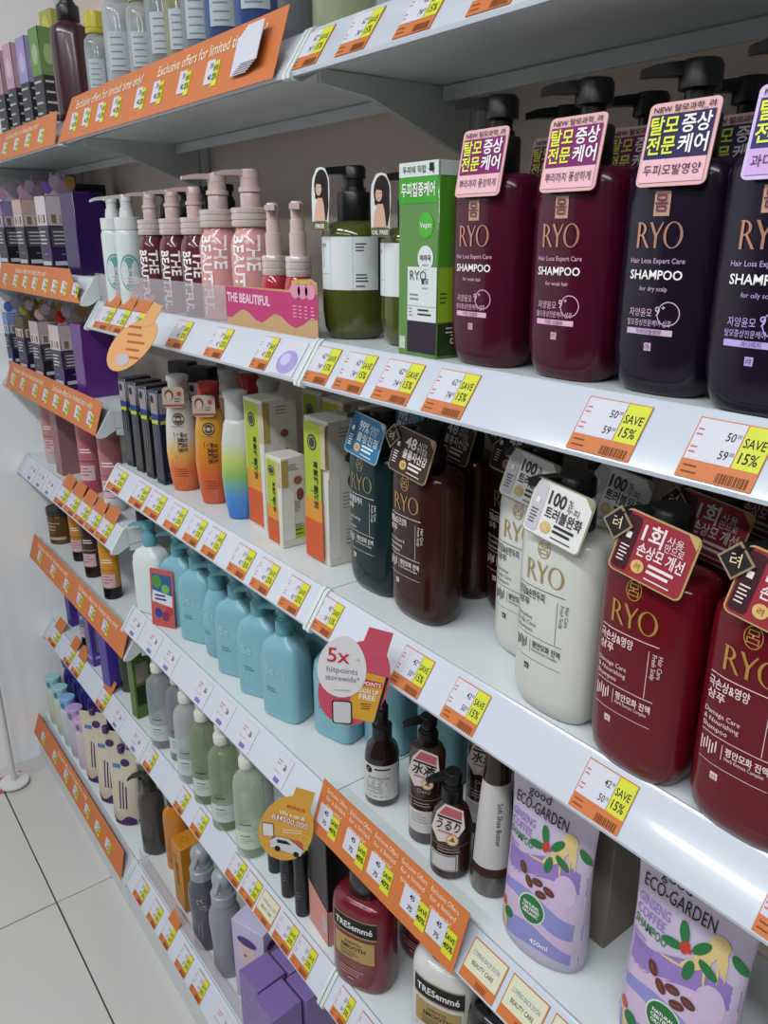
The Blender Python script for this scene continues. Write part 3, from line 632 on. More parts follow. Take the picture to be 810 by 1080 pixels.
cond('white, green and blue rainbow conditioner bottle with white cap', foot(256, 549, zC, .019), (0, .16, [(0, '#2a5fae'), (.22, '#3f83c4'), (.45, '#7fae5c'), (.6, '#b9c268'), (.8, '#c5c9c4'), (1, '#c9ccca')]), mat('#c0c2c0', .3), 'c', False)
for px, cm, lb in ((243, mat('#b9b7b2', .3), 'white'), (263, mat('#a83228', .25), 'red'), (284, mat('#b9b7b2', .3), 'white')):
    cond(lb + ' capped conditioner bottle in the shaded back row', P(px, 430, .165, zC), (0, .16, [(0, '#b84a2a'), (.6, '#c97a3c'), (1, '#c9c0b0')]), cm, 'd', False, 50, 'conditioner bottles in the back row')
def boxfn(w, d, h):
    p = Pr(front(d / 2)); k = IK
    p.rect(ink('#9fae32'), -w / 2 + .004, h * .45, w / 2 - .012, h - .006); p.rect(ink('#c2552e'), -w / 2 + .001, .004, w / 2 - .010, h * .3); p.rect(ink('#c98a34'), -w / 2 + .002, h * .3, w / 2 - .011, h * .45)
    p.ell(ink('#3a3a34'), -.004, h * .84, min(.011, w * .22), .011 * h / .2, .0007); p.ring(ink('#b9c268'), -.004, h * .84, .008, .008 * h / .2, .0009, .0009); p.text(k, '育髮護髮防脱', -.001, h * .72, .008 * h / .2, 'L', rot=-90, bold=.02, wmax=h * .36); p.lines(k, -w * .2, h * .5, .02, 1, .003, .001)
    p.rect(ink('#b9a78c'), w / 2 - .012, h * .68, w / 2 - .001, h - .006)
    q = Pr(right(w / 2)); dd = d / 2
    q.rect(ink('#a88f55'), -dd + .001, h * .68, -dd + .012, h - .004); q.lines(IG, -.008, h - .012, d * .45, 3, .005 * h / .2, .0012); q.ell(ink('#8a5a3c'), .007, h * .74, .007, .006); q.ell(ink('#7a4a30'), .010, h * .58, .006, .009)
    q.lines(IG, -.004, h * .5, d * .42, 5, .005 * h / .2, .0012); q.ell(ink('#9a8a62'), -dd + .012, h * .36, .004, .009); q.lines(IG, 0, h * .24, d * .38, 3, .005 * h / .2, .0012); q.rect(ink('#a9b52c'), -.002, .012, dd - .004, .028 * h / .2 + .012); q.lines(k, 0, .03 * h / .2 + .004, d * .35, 2, .006, .0012, .0009)
    # bottle picture on the corner
    q.band(ink('#d6d4ce'), -dd + .002, -dd + .02, lambda u: .012, lambda u: h * .62, 3, 2, .0007); q.rect(ink('#cfccc4'), -dd + .006, h * .62, -dd + .016, h * .66, .0007)
    return [p, q]
CT = mat('#c9c4b8', .35)
carton('serum_carton', 'tall cream and orange carton beside the rainbow bottle', (-1.010, .104, zC), .055, .058, .198, CT, 0, None, 'serumbox', boxfn)
carton('serum_carton', 'small cream and orange carton standing in front of the tall cartons', (-.928, .078, zC), .042, .040, .132, CT, 0, None, 'serumboxs', boxfn)
carton('serum_carton', 'tall cream and orange carton next to the dark teal bottle', (-.840, .100, zC), .056, .052, .198, CT, 0, None, 'serumbox', boxfn)
for i, (x, y) in enumerate(((-1.01, .205), (-.93, .19), (-.84, .19))):
    carton('serum_carton', 'cream and yellow carton in the shaded row by the back panel', (x, y, zC), .055, .058, .198, CT, 0, 'cartons in the back row', 'serumbox', boxfn)
# ================================================================== shelf D, middle bay: light blue bottles
zD = zt('D1')
TQ = mat('#5f9aa6', .3); BLU = mat('#79a9b6', .3, coat=.1)
FB = [(0, .031, .020), (.003, .0345, .0235), (.085, .0345, .0235), (.102, .032, .022), (.112, .025, .018), (.117, .014, .013), (.120, .012, .012)]
OB = [(0, .022, .018), (.003, .025, .021), (.04, .029, .023), (.075, .027, .022), (.098, .020, .018), (.108, .013, .013), (.110, .012, .012)]
def emb_fn(prof, n):
    p = Pr(surf(prof, n)); e = ink('#9cc6cc'); p.text(e, 'Se', -.012, .066, .014, bold=.01, wmax=.02); p.text(e, 'be', .010, .064, .012); p.sep(); p.lines(ink('#4a7f8c'), -.018, .045, .022, 2, .004, .0014); p.lines(e, -.018, .03, .02, 3, .004, .001); return [p]
bp = dict(rc=.0135, hc=.020, rs=.0085, hs=.010, rh=.0115, hh=.011, nl=.026, nw=.011, nt=.007, ang=-70, droop=.006)
def blue(label, loc, oval=False, rot=35, group=None, m=BLU, det=True):
    t = pump_bottle('body_wash_bottle', label, loc, OB if oval else FB, m, TQ, dict(bp), 2.0 if oval else 4.2, rot, group, ('blue', oval), emb_fn if det else None)
    t.scale = (1.1, 1.1, 1.2); return t
blue('white pump bottle with turquoise pump at the end of the blue bottles', (-1.446, .062, zD), False, 24, None, mat('#ccd4d4', .28), False)
spots = [(-1.362, .086), (-1.279, .086), (-1.202, .086), (-1.124, .086), (-1.043, .086), (-.960, .084)]
names = ['light blue pump bottle behind the red fruit leaflet', 'light blue pump bottle next to the red fruit leaflet', 'light blue oval pump bottle with pale script among the square ones', 'light blue square pump bottle next to the oval one', 'light blue square pump bottle one place in from the row end', 'light blue square pump bottle at the end of the front row']
for i, (x, y) in enumerate(spots): blue(names[i], (x, y, zD), i == 2, 28 if i < 5 else 18)
for i, x in enumerate((-1.36, -1.27, -1.17, -1.07, -.97)):
    blue('light blue pump bottle in the back row of its shelf', (x, .172, zD), False, 30, 'back row of light blue bottles')
for i, (px, py, y) in enumerate(((358, 740, .120), (412, 755, .165), (470, 765, .185))):
    blue(('light blue bottle partly covered by the round pink sign', 'light blue bottle right behind the amber oil bottle', 'light blue bottle behind the brown oil bottles by the panel')[i], P(px, py, y, zD), False, 15, None)
# leaflet
xl = x_on(169, .040, zD + .05)
t = thing('leaflet', 'red bordered fruit leaflet standing in front of the blue bottles', 'leaflet', (xl, .043, zD), 30, None, rx=-4)
t.scale = (1.05, 1, 1.3)
part('card', t, MB().plate(rrect(.052, .092, .003, 0, .046), -.0008, 0), paper('#b5524e'))
p = Pr(front(.0008)); p.rect(ink('#33598c'), -.022, .048, .022, .084, .0002); p.ell(ink('#4a8a3c'), -.011, .072, .011, .010, .0004, 14); p.ell(ink('#6fae4a'), .008, .062, .009, .007, .0004, 14); p.poly(ink('#c9cdd6'), [(-.023, .040), (.022, .034), (.023, .052), (-.021, .058)], .0005); p.lines(ink('#3a3f7c'), -.016, .049, .03, 2, .006, .003, .0008)
for a, b, c in ((-.010, .022, '#2f3f86'), (.006, .018, '#7a3558'), (.014, .028, '#b03a44')): p.ell(ink(c), a, b, .008, .008, .0005, 14)
p.build(t)
# ================================================================== shelf D, near bay
AM = mat('#1f120e', .15, coat=.4); AMB = mat('#3a211c', .2, coat=.3); PAPW = ink('#c8c8c6')
AP = [(0, .021, .021), (.003, .0235, .0235), (.072, .0235, .0235), (.084, .0205, .0205), (.093, .013, .013), (.098, .012, .012)]
def amber_fn(prof, n):
    p = Pr(surf(prof, n)); p.rect(PAPW, -.030, .012, .030, .066, .0004, 14); k = IK; p.ell(k, -.015, .058, .0055, .0055, .0007, 16); p.text(IW, 'C', -.015, .0562, .004, off=.001); p.lines(k, -.006, .059, .022, 1, .003, .0024, .0007); p.text(k, 'BODY BUTTER', 0, .045, .0032, off=.001, wmax=.034); p.lines(IG, -.018, .041, .034, 7, .003, .0011, .0007); p.lines(IG, -.014, .017, .028, 1, .003, .001, .0007); return [p]
t = pump_bottle('hair_oil_bottle', 'small amber spray bottle with white text label and black nozzle', foot(403, 852, zD, .0235), AP, AM, None, {}, 2.0, 42, None, 'amber', amber_fn)
part('pump', t, lambda: MB().lathe([(.096, .0125), (.097, .0135), (.115, .0135), (.116, .010), (.119, .0085), (.143, .0085), (.146, .006), (.152, .005), (.153, .004)], 20).box(-.003, -.014, .136, .003, -.006, .141), BLK, 'spray')
def jp_fn(word, tall):
    def fn(prof, n):
        p = Pr(surf(prof, n)); h = prof[-1][0]; pl = ink('#a59a98')
        p.text(pl, '&honey' if not tall else 'Deep', 0, h * .58, .006, wmax=.03); p.rect(pl, -.026, h * .50, .026, h * .505, .0006, 10); p.lines(pl, -.014, h * .46, .028, 2, .004, .0012, .0007)
        p.rect(PAPW, -.024, h * .14, .012, h * .38, .0005, 8); p.rect(IK, -.022, h * .15, .010, h * .37, .0007, 8) if not tall else p.lines(IG, -.018, h * .34, .024, 4, .004, .001, .0008)
        if not tall: p.rect(PAPW, -.021, h * .16, .009, h * .36, .0009, 8)
        return [p]
    return fn
def jp_tag(t, y, z, word, rot=35):
    o = part('hang_tag', t, lambda: MB().plate([(-.017, .012), (-.010, .024), (.012, .022), (.019, .002), (.012, -.020), (-.006, -.024), (-.018, -.008)], -.0006, .0006), paper('#cbbfbb'), 'jptag'); o.location = (0, y, z); o.rotation_euler = (math.radians(-8), math.radians(12), 0)
    def fn():
        p = Pr(front(.0007)); p.poly(ink('#a8585a'), [(-.014, .011), (-.009, .022), (.011, .0205), (.013, .010)], .0003); p.poly(IK, [(-.015, .0095), (.014, .0085), (.0145, .006), (-.0155, .007)], .0004); p.text(IK, word, 0, -.006, .0105, bold=.02, off=.0006, wmax=.028); p.lines(ink('#a8585a'), -.010, -.011, .018, 1, .003, .0018, .0005); p.ell(ink('#b98a4a'), .009, -.017, .0075, .0075, .0009, 16); p.ell(ink('#cfc0a8'), .009, -.017, .006, .006, .0011, 16); p.poly(ink('#8f5a24'), [(.005, -.019), (.013, -.019), (.009, -.012)], .0013); return [p]
    printed(('jptag', word), o, fn)
JT = [(0, .020, .020), (.003, .0225, .0225), (.125, .0225, .0225), (.133, .019, .019), (.137, .012, .012)]
JS = [(0, .021, .021), (.003, .0245, .0245), (.070, .0245, .0245), (.086, .020, .020), (.096, .012, .012), (.099, .011, .011)]
jpump = dict(rc=.0125, hc=.018, rs=.008, hs=.009, rh=.011, hh=.012, nl=.022, nw=.011, nt=.007, ang=-60, droop=.004)
t = pump_bottle('hair_oil_bottle', 'tall brown treatment bottle with a pink and white hang tag behind the small brown one', foot(449, 892, zD, .0225), JT, AMB, BLK, dict(jpump), 2.0, 40, None, 'jpt', jp_fn('', True)); jp_tag(t, -.0275, .118, '水液')
t = pump_bottle('hair_oil_bottle', 'short round brown oil bottle with tilted hang tag and black pump', foot(474, 929, zD, .0245), JS, AMB, BLK, dict(jpump), 2.0, 40, None, 'jps', jp_fn('', False)); jp_tag(t, -.0295, .086, 'うるり')
t = pump_bottle('hair_oil_bottle', 'brown treatment bottle in shade behind the tall brown bottle', (-.585, .150, zD), JT, AMB, BLK, dict(jpump), 2.0, 40, None, 'jpt', jp_fn('', True)); jp_tag(t, -.0275, .122, '水液')
t = pump_bottle('hair_oil_bottle', 'brown treatment bottle in shade behind the short round bottle', (-.525, .160, zD), JT, AMB, BLK, dict(jpump), 2.0, 40, None, 'jpt', jp_fn('', True)); jp_tag(t, -.0275, .122, '水液')
CN = [(0, .021, .021), (.002, .025, .025), (.006, .026, .026), (.04, .0245, .0245), (.10, .0195, .0195), (.15, .0155, .0155), (.175, .0125, .0125), (.20, .0095, .0095), (.215, .008, .008)]
def cone_fn(prof, n):
    p = Pr(surf(prof, n)); p.rect(ink('#b9b7b6'), -.026, .042, .026, .150, .0004, 12, 6); p.text(IK, 'Soft Shea Butter', .004, .128, .006, 'L', rot=-90, off=.001, wmax=.07); p.rect(ink('#3a201a'), -.03, .030, .03, .042, .0004, 12); return [p]
t = pump_bottle('hair_oil_bottle', 'clear tapered cone bottle with silver label and brown neck', foot(517, 949, zD, .026), CN, mat('#4a4644', .08, coat=.4, spec=.7), None, {}, 2.0, 38, None, 'cone', cone_fn)
part('neck_cover', t, lambda: MB().lathe([(.150, .0162), (.175, .0135), (.20, .0105), (.2175, .0088), (.219, .006)], 20), mat('#2c1a16', .2, coat=.3), 'coneneck')
# lilac pouches
PO = [(0, .046, .026), (.004, .050, .030), (.02, .052, .031), (.06, .051, .027), (.10, .050, .021), (.14, .0505, .013), (.17, .052, .006), (.185, .053, .0022), (.205, .053, .0010), (.215, .053, .0009)]
def pouch_fn(prof, n):
    sf = surf(prof, 2.0, False); p = Pr(sf); vi = ink('#8a70ad'); bl = ink('#8384ba'); pk = ink('#c0a9c6'); gr = ink('#2a6a3c'); rt = ink('#c9b27c'); k = IK
    ss = lambda u, a, b, c: a + b * math.sin(u * 52 + c)
    p.band(vi, -.049, .049, lambda u: ss(u, .098, .010, .4), lambda u: ss(u, .122, .010, .4), 14, 3, .0004)
    p.band(pk, -.049, .049, lambda u: ss(u, .072, .008, 2.0), lambda u: ss(u, .100, .010, .4), 14, 3, .0004)
    p.band(bl, -.050, .050, lambda u: ss(u, .056, .010, 2.6), lambda u: ss(u, .074, .008, 2.0), 14, 3, .0005)
    p.band(pk, -.050, .050, lambda u: ss(u, .034, .010, 1.6), lambda u: ss(u, .058, .010, 2.6), 14, 3, .0004)
    p.band(bl, -.050, .050, lambda u: ss(u, .016, .006, 1.0), lambda u: ss(u, .036, .010, 1.6), 14, 3, .0005)
    p.ell(pk, .030, .100, .012, .020, .0008, 18)
    p.text(k, 'good', -.030, .1800, .010, 'L', off=.001); p.text(k, 'ECO-GARDEN', -.044, .1640, .0125, 'L', off=.001, sx=.8, wmax=.066)
    p.text(vi, 'GINSENG', -.046, .1480, .0090, 'L', bold=.012, off=.001, wmax=.032); p.text(vi, 'COFFEE', -.046, .1368, .0090, 'L', bold=.012, off=.001, wmax=.030); p.text(gr, 'SHAMPOO', -.046, .1256, .0085, 'L', bold=.012, off=.001, wmax=.034)
    p.sep(); p.lines(vi, -.046, .117, .022, 2, .004, .0014, .001); p.lines(vi, -.04, .112, .02, 2, .004, .0016, .001)
    for (u, v, ru, rv, ro) in ((.021, .144, .0062, .0165, -28), (.014, .130, .0045, .014, -52), (.028, .157, .0085, .008, 0), (.033, .146, .0035, .014, 10)): p.ell(rt, u, v, ru, rv, .0009, 14, ro)
    for (u, v, a, b) in ((.030, .140, .0012, .018), (.035, .142, .001, .016), (-.004, .120, .012, .0012), (.022, .126, .0012, .012)): p.ell(rt, u, v, a, b, .0009, 8, 8)
    for (u, v, ro) in ((-.012, .135, 12), (-.004, .150, 105), (.012, .146, 50), (.006, .122, 80), (.020, .131, -35), (.041, .148, -50)): p.ell(gr, u + .004, v, .0098, .0043, .0012, 12, ro)
    for (u, v) in ((.001, .139), (.0045, .142), (.007, .138), (.003, .135), (.005, .139)): p.ell(ink('#b53a30'), u, v, .0026, .0026, .0015, 10)
    for (u, v, ro) in ((-.018, .102, -60), (-.008, .092, -50), (.002, .097, 10), (.016, .094, -20), (.008, .086, 15)): p.ell(ink('#5a352c'), u, v, .0068, .0044, .0012, 12, ro); p.ell(ink('#7a4c3c'), u, v, .005, .0008, .0015, 8, ro)
    p.sep(); p.ell(ink('#cfd8c9'), 0, .064, .0165, .0165, .0009, 22); p.ell(gr, 0, .064, .0152, .0152, .0012, 22); p.text(IW, 'NATURAL', 0, .067, .0034, bold=.02, off=.0016, wmax=.02); p.text(IW, 'CERTIFIED', 0, .0622, .0034, bold=.02, off=.0016, wmax=.022); p.text(IW, 'ORGANIC', 0, .0574, .0034, bold=.02, off=.0016, wmax=.02)
    p.sep(); p.text(IW, '450ml', .014, .026, .0060, bold=.01, off=.001); p.ell(rt, -.036, .030, .004, .017, .0009, 12, 15); p.ell(gr, -.030, .036, .008, .006, .0011, 12, 40); p.ell(ink('#b5543a'), -.040, .042, .005, .005, .0011, 10)
    return [p]
def pouch(label, loc, rot=0, sc_=1.0):
    t = thing('shampoo_pouch', label, 'pouch', loc, rot); t.scale = (sc_, sc_, sc_)
    o = body(t, PO, 2.0, mat('#b4a9c0', .3, coat=.2, bump=.2, nscale=18), 'pouch_body', 40); printed('pouch', t, lambda: pouch_fn(PO, 2.0)); return t
pouch('lilac refill pouch with ginseng print standing beside the clear cone bottle', (-.414, .076, zD), 4)
pouch('lilac refill pouch with ginseng print and green seal, next to the dark carton', (-.256, .075, zD), 2, 1.05)
pouch('lilac refill pouch near the outer end of the pouch shelf', (-.115, .080, zD), 0)
carton('storage_carton', 'dark taupe carton standing behind the lilac pouches', (-.410, .178, zD), .085, .118, .215, mat('#7d736a', .6, noise=.06), 0)
# ================================================================== shelf E, middle bay: clear bottles
zE = zt('E2')
GB = [(0, .024, .024), (.003, .0275, .0275), (.145, .0275, .0275), (.160, .0245, .0245), (.168, .017, .017), (.174, .0125, .0125), (.180, .0125, .0125)]
GI = [(z * .9 + .004, a * .93, b * .93) for z, a, b in GB[:5]]
def clear_fn(lab):
    def fn(prof, n):
        p = Pr(surf(prof, n)); p.rect(ink(lab), -.026, .022, .026, .060, .0005, 12); p.lines(IK, -.013, .050, .020, 1, .004, .0016, .0008); p.lines(IG, -.013, .044, .024, 3, .004, .0009, .0008); p.sep(); p.lines(IK, -.014, .074, .026, 1, .004, .0018, .0006); p.lines(IG, -.012, .084, .02, 2, .004, .0008, .0006); return [p]
    return fn
glist = [(177, 782, '#8f9596', '#b9c0c4', 'grey tinted clear pump bottle at the end of its row'), (195, 804, '#85868c', '#a9acb4', 'smoky grey clear pump bottle next to the milky one'), (204, 827, '#c4c7c6', '#dde0de', 'milky white pump bottle between grey and green ones'), (221, 849, '#7f9676', '#a5b592', 'green tinted clear pump bottle next to the milky one'), (241, 877, '#8aa07a', '#adbb98', 'green tinted clear pump bottle next to the pale mint one'), (267, 906, '#b4c8b2', '#ccdec8', 'pale mint pump bottle half hidden by the round yellow sign')]
for px, py, c1, c2, lb in glist:
    pump_bottle('hand_wash_bottle', lb, (foot(px, py, zE, .0265) if px > 180 else (-1.460, .054, zE)), GB, clear(c2, .30, .08), mat('#cfd0cc', .3), dict(rc=.0145, hc=.018, rs=.008, hs=.010, rh=.011, hh=.010, nl=.004, nw=.011, nt=.007, ang=20, droop=.002), 2.0, 48, None, ('clr', c2), clear_fn('#b9c4c2' if c1 != '#b4c8b2' else '#bcd0b8'))
    pump_bottle('hand_wash_bottle', 'pale bottle standing in the row behind the clear pump bottles', tuple(a + b for a, b in zip(foot(px, py, zE, .0265) if px > 180 else (-1.46, .054, zE), (.01, .075, 0))), GB, mat('#b9bfbc', .25), mat('#cfd0cc', .3), dict(rc=.0145, hc=.018, rs=.008, hs=.010, rh=.011, hh=.010, nl=.004, nw=.011, nt=.007, ang=20, droop=.002), 2.0, 48, 'second row of clear pump bottles')
for i, (px, py) in enumerate(((291, 922), (305, 948), (320, 968))):
    t = thing('mascara_tube', ('short black cosmetic tube next to the pale mint bottle', 'black cosmetic tube between two other black tubes', 'black cosmetic tube standing against the black and pink carton')[i], 'tube', foot(px, py, zE, .0125), 30)
    part('tube_body', t, lambda: MB().lathe([(0, .0115), (.001, .0125), (.07, .0125), (.071, .0120)], 20), mat('#26262a', .3), 'mtube'); part('cap', t, lambda: MB().lathe([(.0712, .0122), (.12, .0122), (.122, .011)], 20), BLKG, 'mcap'); printed('mtube', t, lambda: [(lambda q: (q.lines(IG, -.004, .05, .008, 3, .006, .0014), q)[1])(Pr(surf([(0, .0125, .0125), (.1, .0125, .0125)])))])
def duo_fn(w, d, h):
    p = Pr(front(d / 2)); pk = ink('#c98a80'); p.poly(pk, [(-w / 2 + .0005, .001), (w / 2 - .0005, .001), (w / 2 - .0005, .070), (-w / 2 + .0005, .085)]); p.rect(ink('#b9b6b8'), w / 2 - .017, .022, w / 2 - .003, .052, .0008); p.lines(IG, w / 2 - .015, .047, .010, 5, .005, .0015, .001)
    q = Pr(right(w / 2)); q.poly(pk, [(-d / 2 + .0005, .001), (d / 2 - .0005, .001), (d / 2 - .0005, .046), (-d / 2 + .0005, .070)]); q.rect(ink('#b9b6b8'), -d / 2 + .01, .03, -d / 2 + .028, .052, .0008); q.lines(IG, -d / 2 + .012, .048, .013, 4, .005, .0015, .001)
    r = Pr(top(h)); r.ell(pk, .004, 0, .006, .006)
    return [p, q, r]
carton('hair_device_carton', 'black carton with pink lower part next to the dark red bottles', (-.826, .080, zE), .064, .066, .198, mat('#17161a', .3), -6, None, 'duo', duo_fn)
# ================================================================== shelf E, near bay
TRP = [(0, .038, .026), (.003, .0425, .0295), (.012, .0445, .031), (.120, .0445, .031), (.134, .0425, .0295), (.142, .035, .025), (.145, .022, .018)]
def tre_fn(band, lab):
    def fn(prof, n):
        p = Pr(surf(prof, n)); go = foil('#a8905c'); p.rect(IK, -.033, .098, .033, .122, .0005, 10); p.rect(go, -.033, .0955, .033, .0978, .0005, 10); p.rect(go, -.033, .1222, .033, .1238, .0005, 10); p.text(IW, 'TRESemmé', 0, .105, .0105, bold=.012, off=.001, wmax=.056)
        p.rect(ink(lab), -.030, .054, .030, .090, .0005, 10); p.text(IK, 'KERATIN', 0, .080, .0045, off=.001); p.text(IK, 'SMOOTH', 0, .071, .0065, bold=.015, off=.001, wmax=.042); p.lines(IK, -.02, .066, .036, 2, .004, .0011, .001); p.lines(IK, -.02, .058, .03, 1, .004, .0014, .001)
        p.lines(ink(band), -.022, .035, .044, 3, .0045, .0013); p.lines(ink(band), -.008, .019, .014, 1, .004, .002); p.lines(ink('#a87a52'), -.03, .048, .06, 2, .004, .0007)
        return [p]
    return fn
def tre(label, loc, c, band, lab, rot, capm=BLKG, det=True):
    t = thing('shampoo_bottle', label, 'bottle', loc, rot); t.scale = (1.1, 1.1, 1.1); body(t, TRP, 2.5, mat(c, .22, coat=.3)); part('cap', t, lambda: MB().loft([(.144, .021, .0175), (.146, .0225, .0185), (.178, .0205, .017), (.18, .018, .015)], 2.3, 28), capm, 'trecap')
    if det: printed(('tre', c), t, lambda: tre_fn(band, lab)(TRP, 2.5))
    return t
tre('dark red capped bottle with gold label in front of the orange banner', foot(386, 1047, zE, .034), '#6b1522', '#c99a9a', '#a88f58', 22)
tre('dark red capped bottle half hidden behind the red bottle with gold label', (-.700, .165, zE), '#6b1522', '#c99a9a', '#a88f58', 10)
tre('white capped bottle with black and gold label below the banner', (-.572, .088, zE), '#c4c2c0', '#55504c', '#a08a52', 22)
tre('black capped bottle next to the white capped bottle', (-.468, .088, zE), '#18171a', '#a08a52', '#2a2420', 10)
tre('dark red capped bottle in the back row beside the white bottle', (-.585, .170, zE), '#6b1522', '#c99a9a', '#a88f58', 10)
# ================================================================== base shelf, middle bay
zF = zt('F2')
DG = [(0, .026, .022), (.003, .0295, .025), (.13, .0295, .025), (.15, .027, .023), (.162, .018, .016), (.168, .013, .013)]
dpump = dict(rc=.0155, hc=.020, rs=.009, hs=.012, rh=.013, hh=.013, nl=.034, nw=.015, nt=.009, ang=-75, droop=.016)
def low_fn(c):
    def fn(prof, n):
        p = Pr(surf(prof, n)); p.lines(ink(c), -.006, .05, .05, 3, .006, .0016, rot=1); p.lines(ink(c), -.014, .035, .028, 3, .005, .0012); return [p]
    return fn
pump_bottle('shampoo_bottle', 'charcoal pump bottle beside the cream pouches on the base shelf', foot(166, 903, zF, .028), DG, mat('#3d3a38', .22, coat=.3), mat('#2b2826', .3), dict(dpump), 2.3, 40, None, 'dg', low_fn('#6b6663'))
pump_bottle('shampoo_bottle', 'orange pump bottle with dark pump behind the orange carton', tuple(a + b for a, b in zip(foot(181, 930, zF, .028), (-.012, .030, 0))), DG, mat('#b9701f', .18, coat=.4), mat('#2b2826', .3), dict(dpump, nl=.012), 2.3, 40, None, 'dgo', low_fn('#7a4416'))
def orange_fn(w, d, h):
    p = Pr(front(d / 2)); k = ink('#5a3a14'); p.lines(k, -.004, h * .35, .05, 2, .007, .002, rot=1); p.lines(k, -w * .35, h * .8, w * .6, 2, .006, .0014); p.text(k, '髪', 0, h * .62, .014)
    q = Pr(right(w / 2)); q.lines(k, -d * .3, h * .2, d * .55, 4, .006, .0014); q.rect(ink('#c9c4bc'), -d * .3, .012, d * .1, .026); r = Pr(top(h)); r.ring(k, 0, 0, .007, .007, .001); return [p, q, r]
carton('shampoo_carton', 'plain orange carton standing in front of the orange pump bottle', (at_z(192, 962, zF).x - .016, at_z(192, 962, zF).y + .028, zF), .050, .045, .165, mat('#b8781c', .35), 0, None, 'orangebox', orange_fn)
GY = [(0, .023, .021), (.003, .026, .024), (.06, .0255, .0235), (.105, .0285, .0255), (.125, .027, .0245), (.138, .021, .020), (.146, .018, .018)]
def grey_fn(prof, n):
    p = Pr(surf(prof, n)); p.text(ink('#aaa7b5'), 'とか', 0, .10, .011, rot=-70); p.lines(ink('#8a8796'), -.006, .03, .045, 2, .006, .0013, rot=1); p.lines(ink('#8a8796'), -.012, .112, .024, 1, .004, .001); return [p]
def grey(label, loc, c, cc, key, group=None):
    t = thing('hair_mousse_bottle', label, 'bottle', loc, 45, group); t.scale = (1.1, 1.1, 1.17); body(t, GY, 2.0, mat(c, .2, coat=.3)); if_fn = grey_fn if key else None
    part('cap', t, lambda: MB().lathe([(.144, .0195), (.146, .0215), (.162, .0215), (.163, .0195), (.164, .0185), (.172, .0175), (.173, .0155), (.184, .0150), (.1845, .0175), (.193, .0180), (.199, .0160), (.204, .010), (.205, .006)], 24), mat(cc, .25, coat=.2), 'mousse')
    o = part('nozzle', t, lambda: MB().tube((0, -.012, .193), (0, -.036, .186), .005, 10, .004), mat(cc, .25, coat=.2), 'mnoz')
    if if_fn: printed(key, t, lambda: if_fn(GY, 2.0))
    return t
grey('slate grey mousse bottle with pale grey cap and brush lettering', foot(221, 1003, zF, .026), '#4c4a58', '#8b929b', 'grey')
grey('silver grey mousse bottle with pale cap next to the slate one', foot(243, 1032, zF, .026), '#82838c', '#8f969d', None)
def lilac_fn(w, d, h):
    out = []
    for p, hw in ((Pr(front(d / 2)), w / 2), (Pr(right(w / 2)), d / 2)):
        p.ell(ink('#cbb2b4'), -hw * .1, h * .66, hw * .6, h * .17, .0004, 18); p.ell(ink('#54307a'), -hw * .05, h * .80, hw * .62, h * .055, .0006, 14); p.ell(ink('#8a5a58'), -hw * .2, h * .62, hw * .12, .003, .0008, 8); p.lines(ink('#6a4f8f'), -hw * .7, h * .35, hw * 1.2, 4, .008, .0018); out.append(p)
    return out
pl = at_z(262, 1062, zF)
carton('hair_kit_box', 'white and lilac hair kit box with printed face beside the purple cartons', (pl.x - .01, pl.y + .032, zF), .075, .05, .185, mat('#b7b0cc', .35), 20, None, 'lilacbox', lilac_fn)
def purp_fn(w, d, h):
    q = Pr(front(d / 2)); q.text(ink('#a99ac0'), 'HAIR', 0, h * .6, .012); q.lines(ink('#a99ac0'), -.015, h * .45, .03, 3, .006, .0014); return [q]
pz = at_z(290, 1062, zF + .155)
for i, (dx, dy, lb) in enumerate(((0, 0, 'purple carton at the front of the block of four'), (-.062, .006, 'purple carton beside the lilac kit box in the block of four'), (.002, .062, 'purple carton at the back of the block, nearest the bay joint'), (-.060, .068, 'purple carton at the back of the block behind the lilac kit box'))):
    carton('hair_kit_box', lb, (pz.x + dx - .01, pz.y + dy + .01, zF), .058, .058, .155, mat('#78639c', .35), 4, None, 'purpbox', purp_fn)
xg0, xg1 = X1 + .012, X2 - .012
g = thing('shelf_guard', 'clear plastic guard along the base shelf in front of the grey bottles', 'guard', ((xg0 + xg1) / 2, -.026, zF)); part('guard_panel', g, MB().box(-(xg1 - xg0) / 2, 0, 0, (xg1 - xg0) / 2, .0012, .045), clear('#e9e2e6', .10))
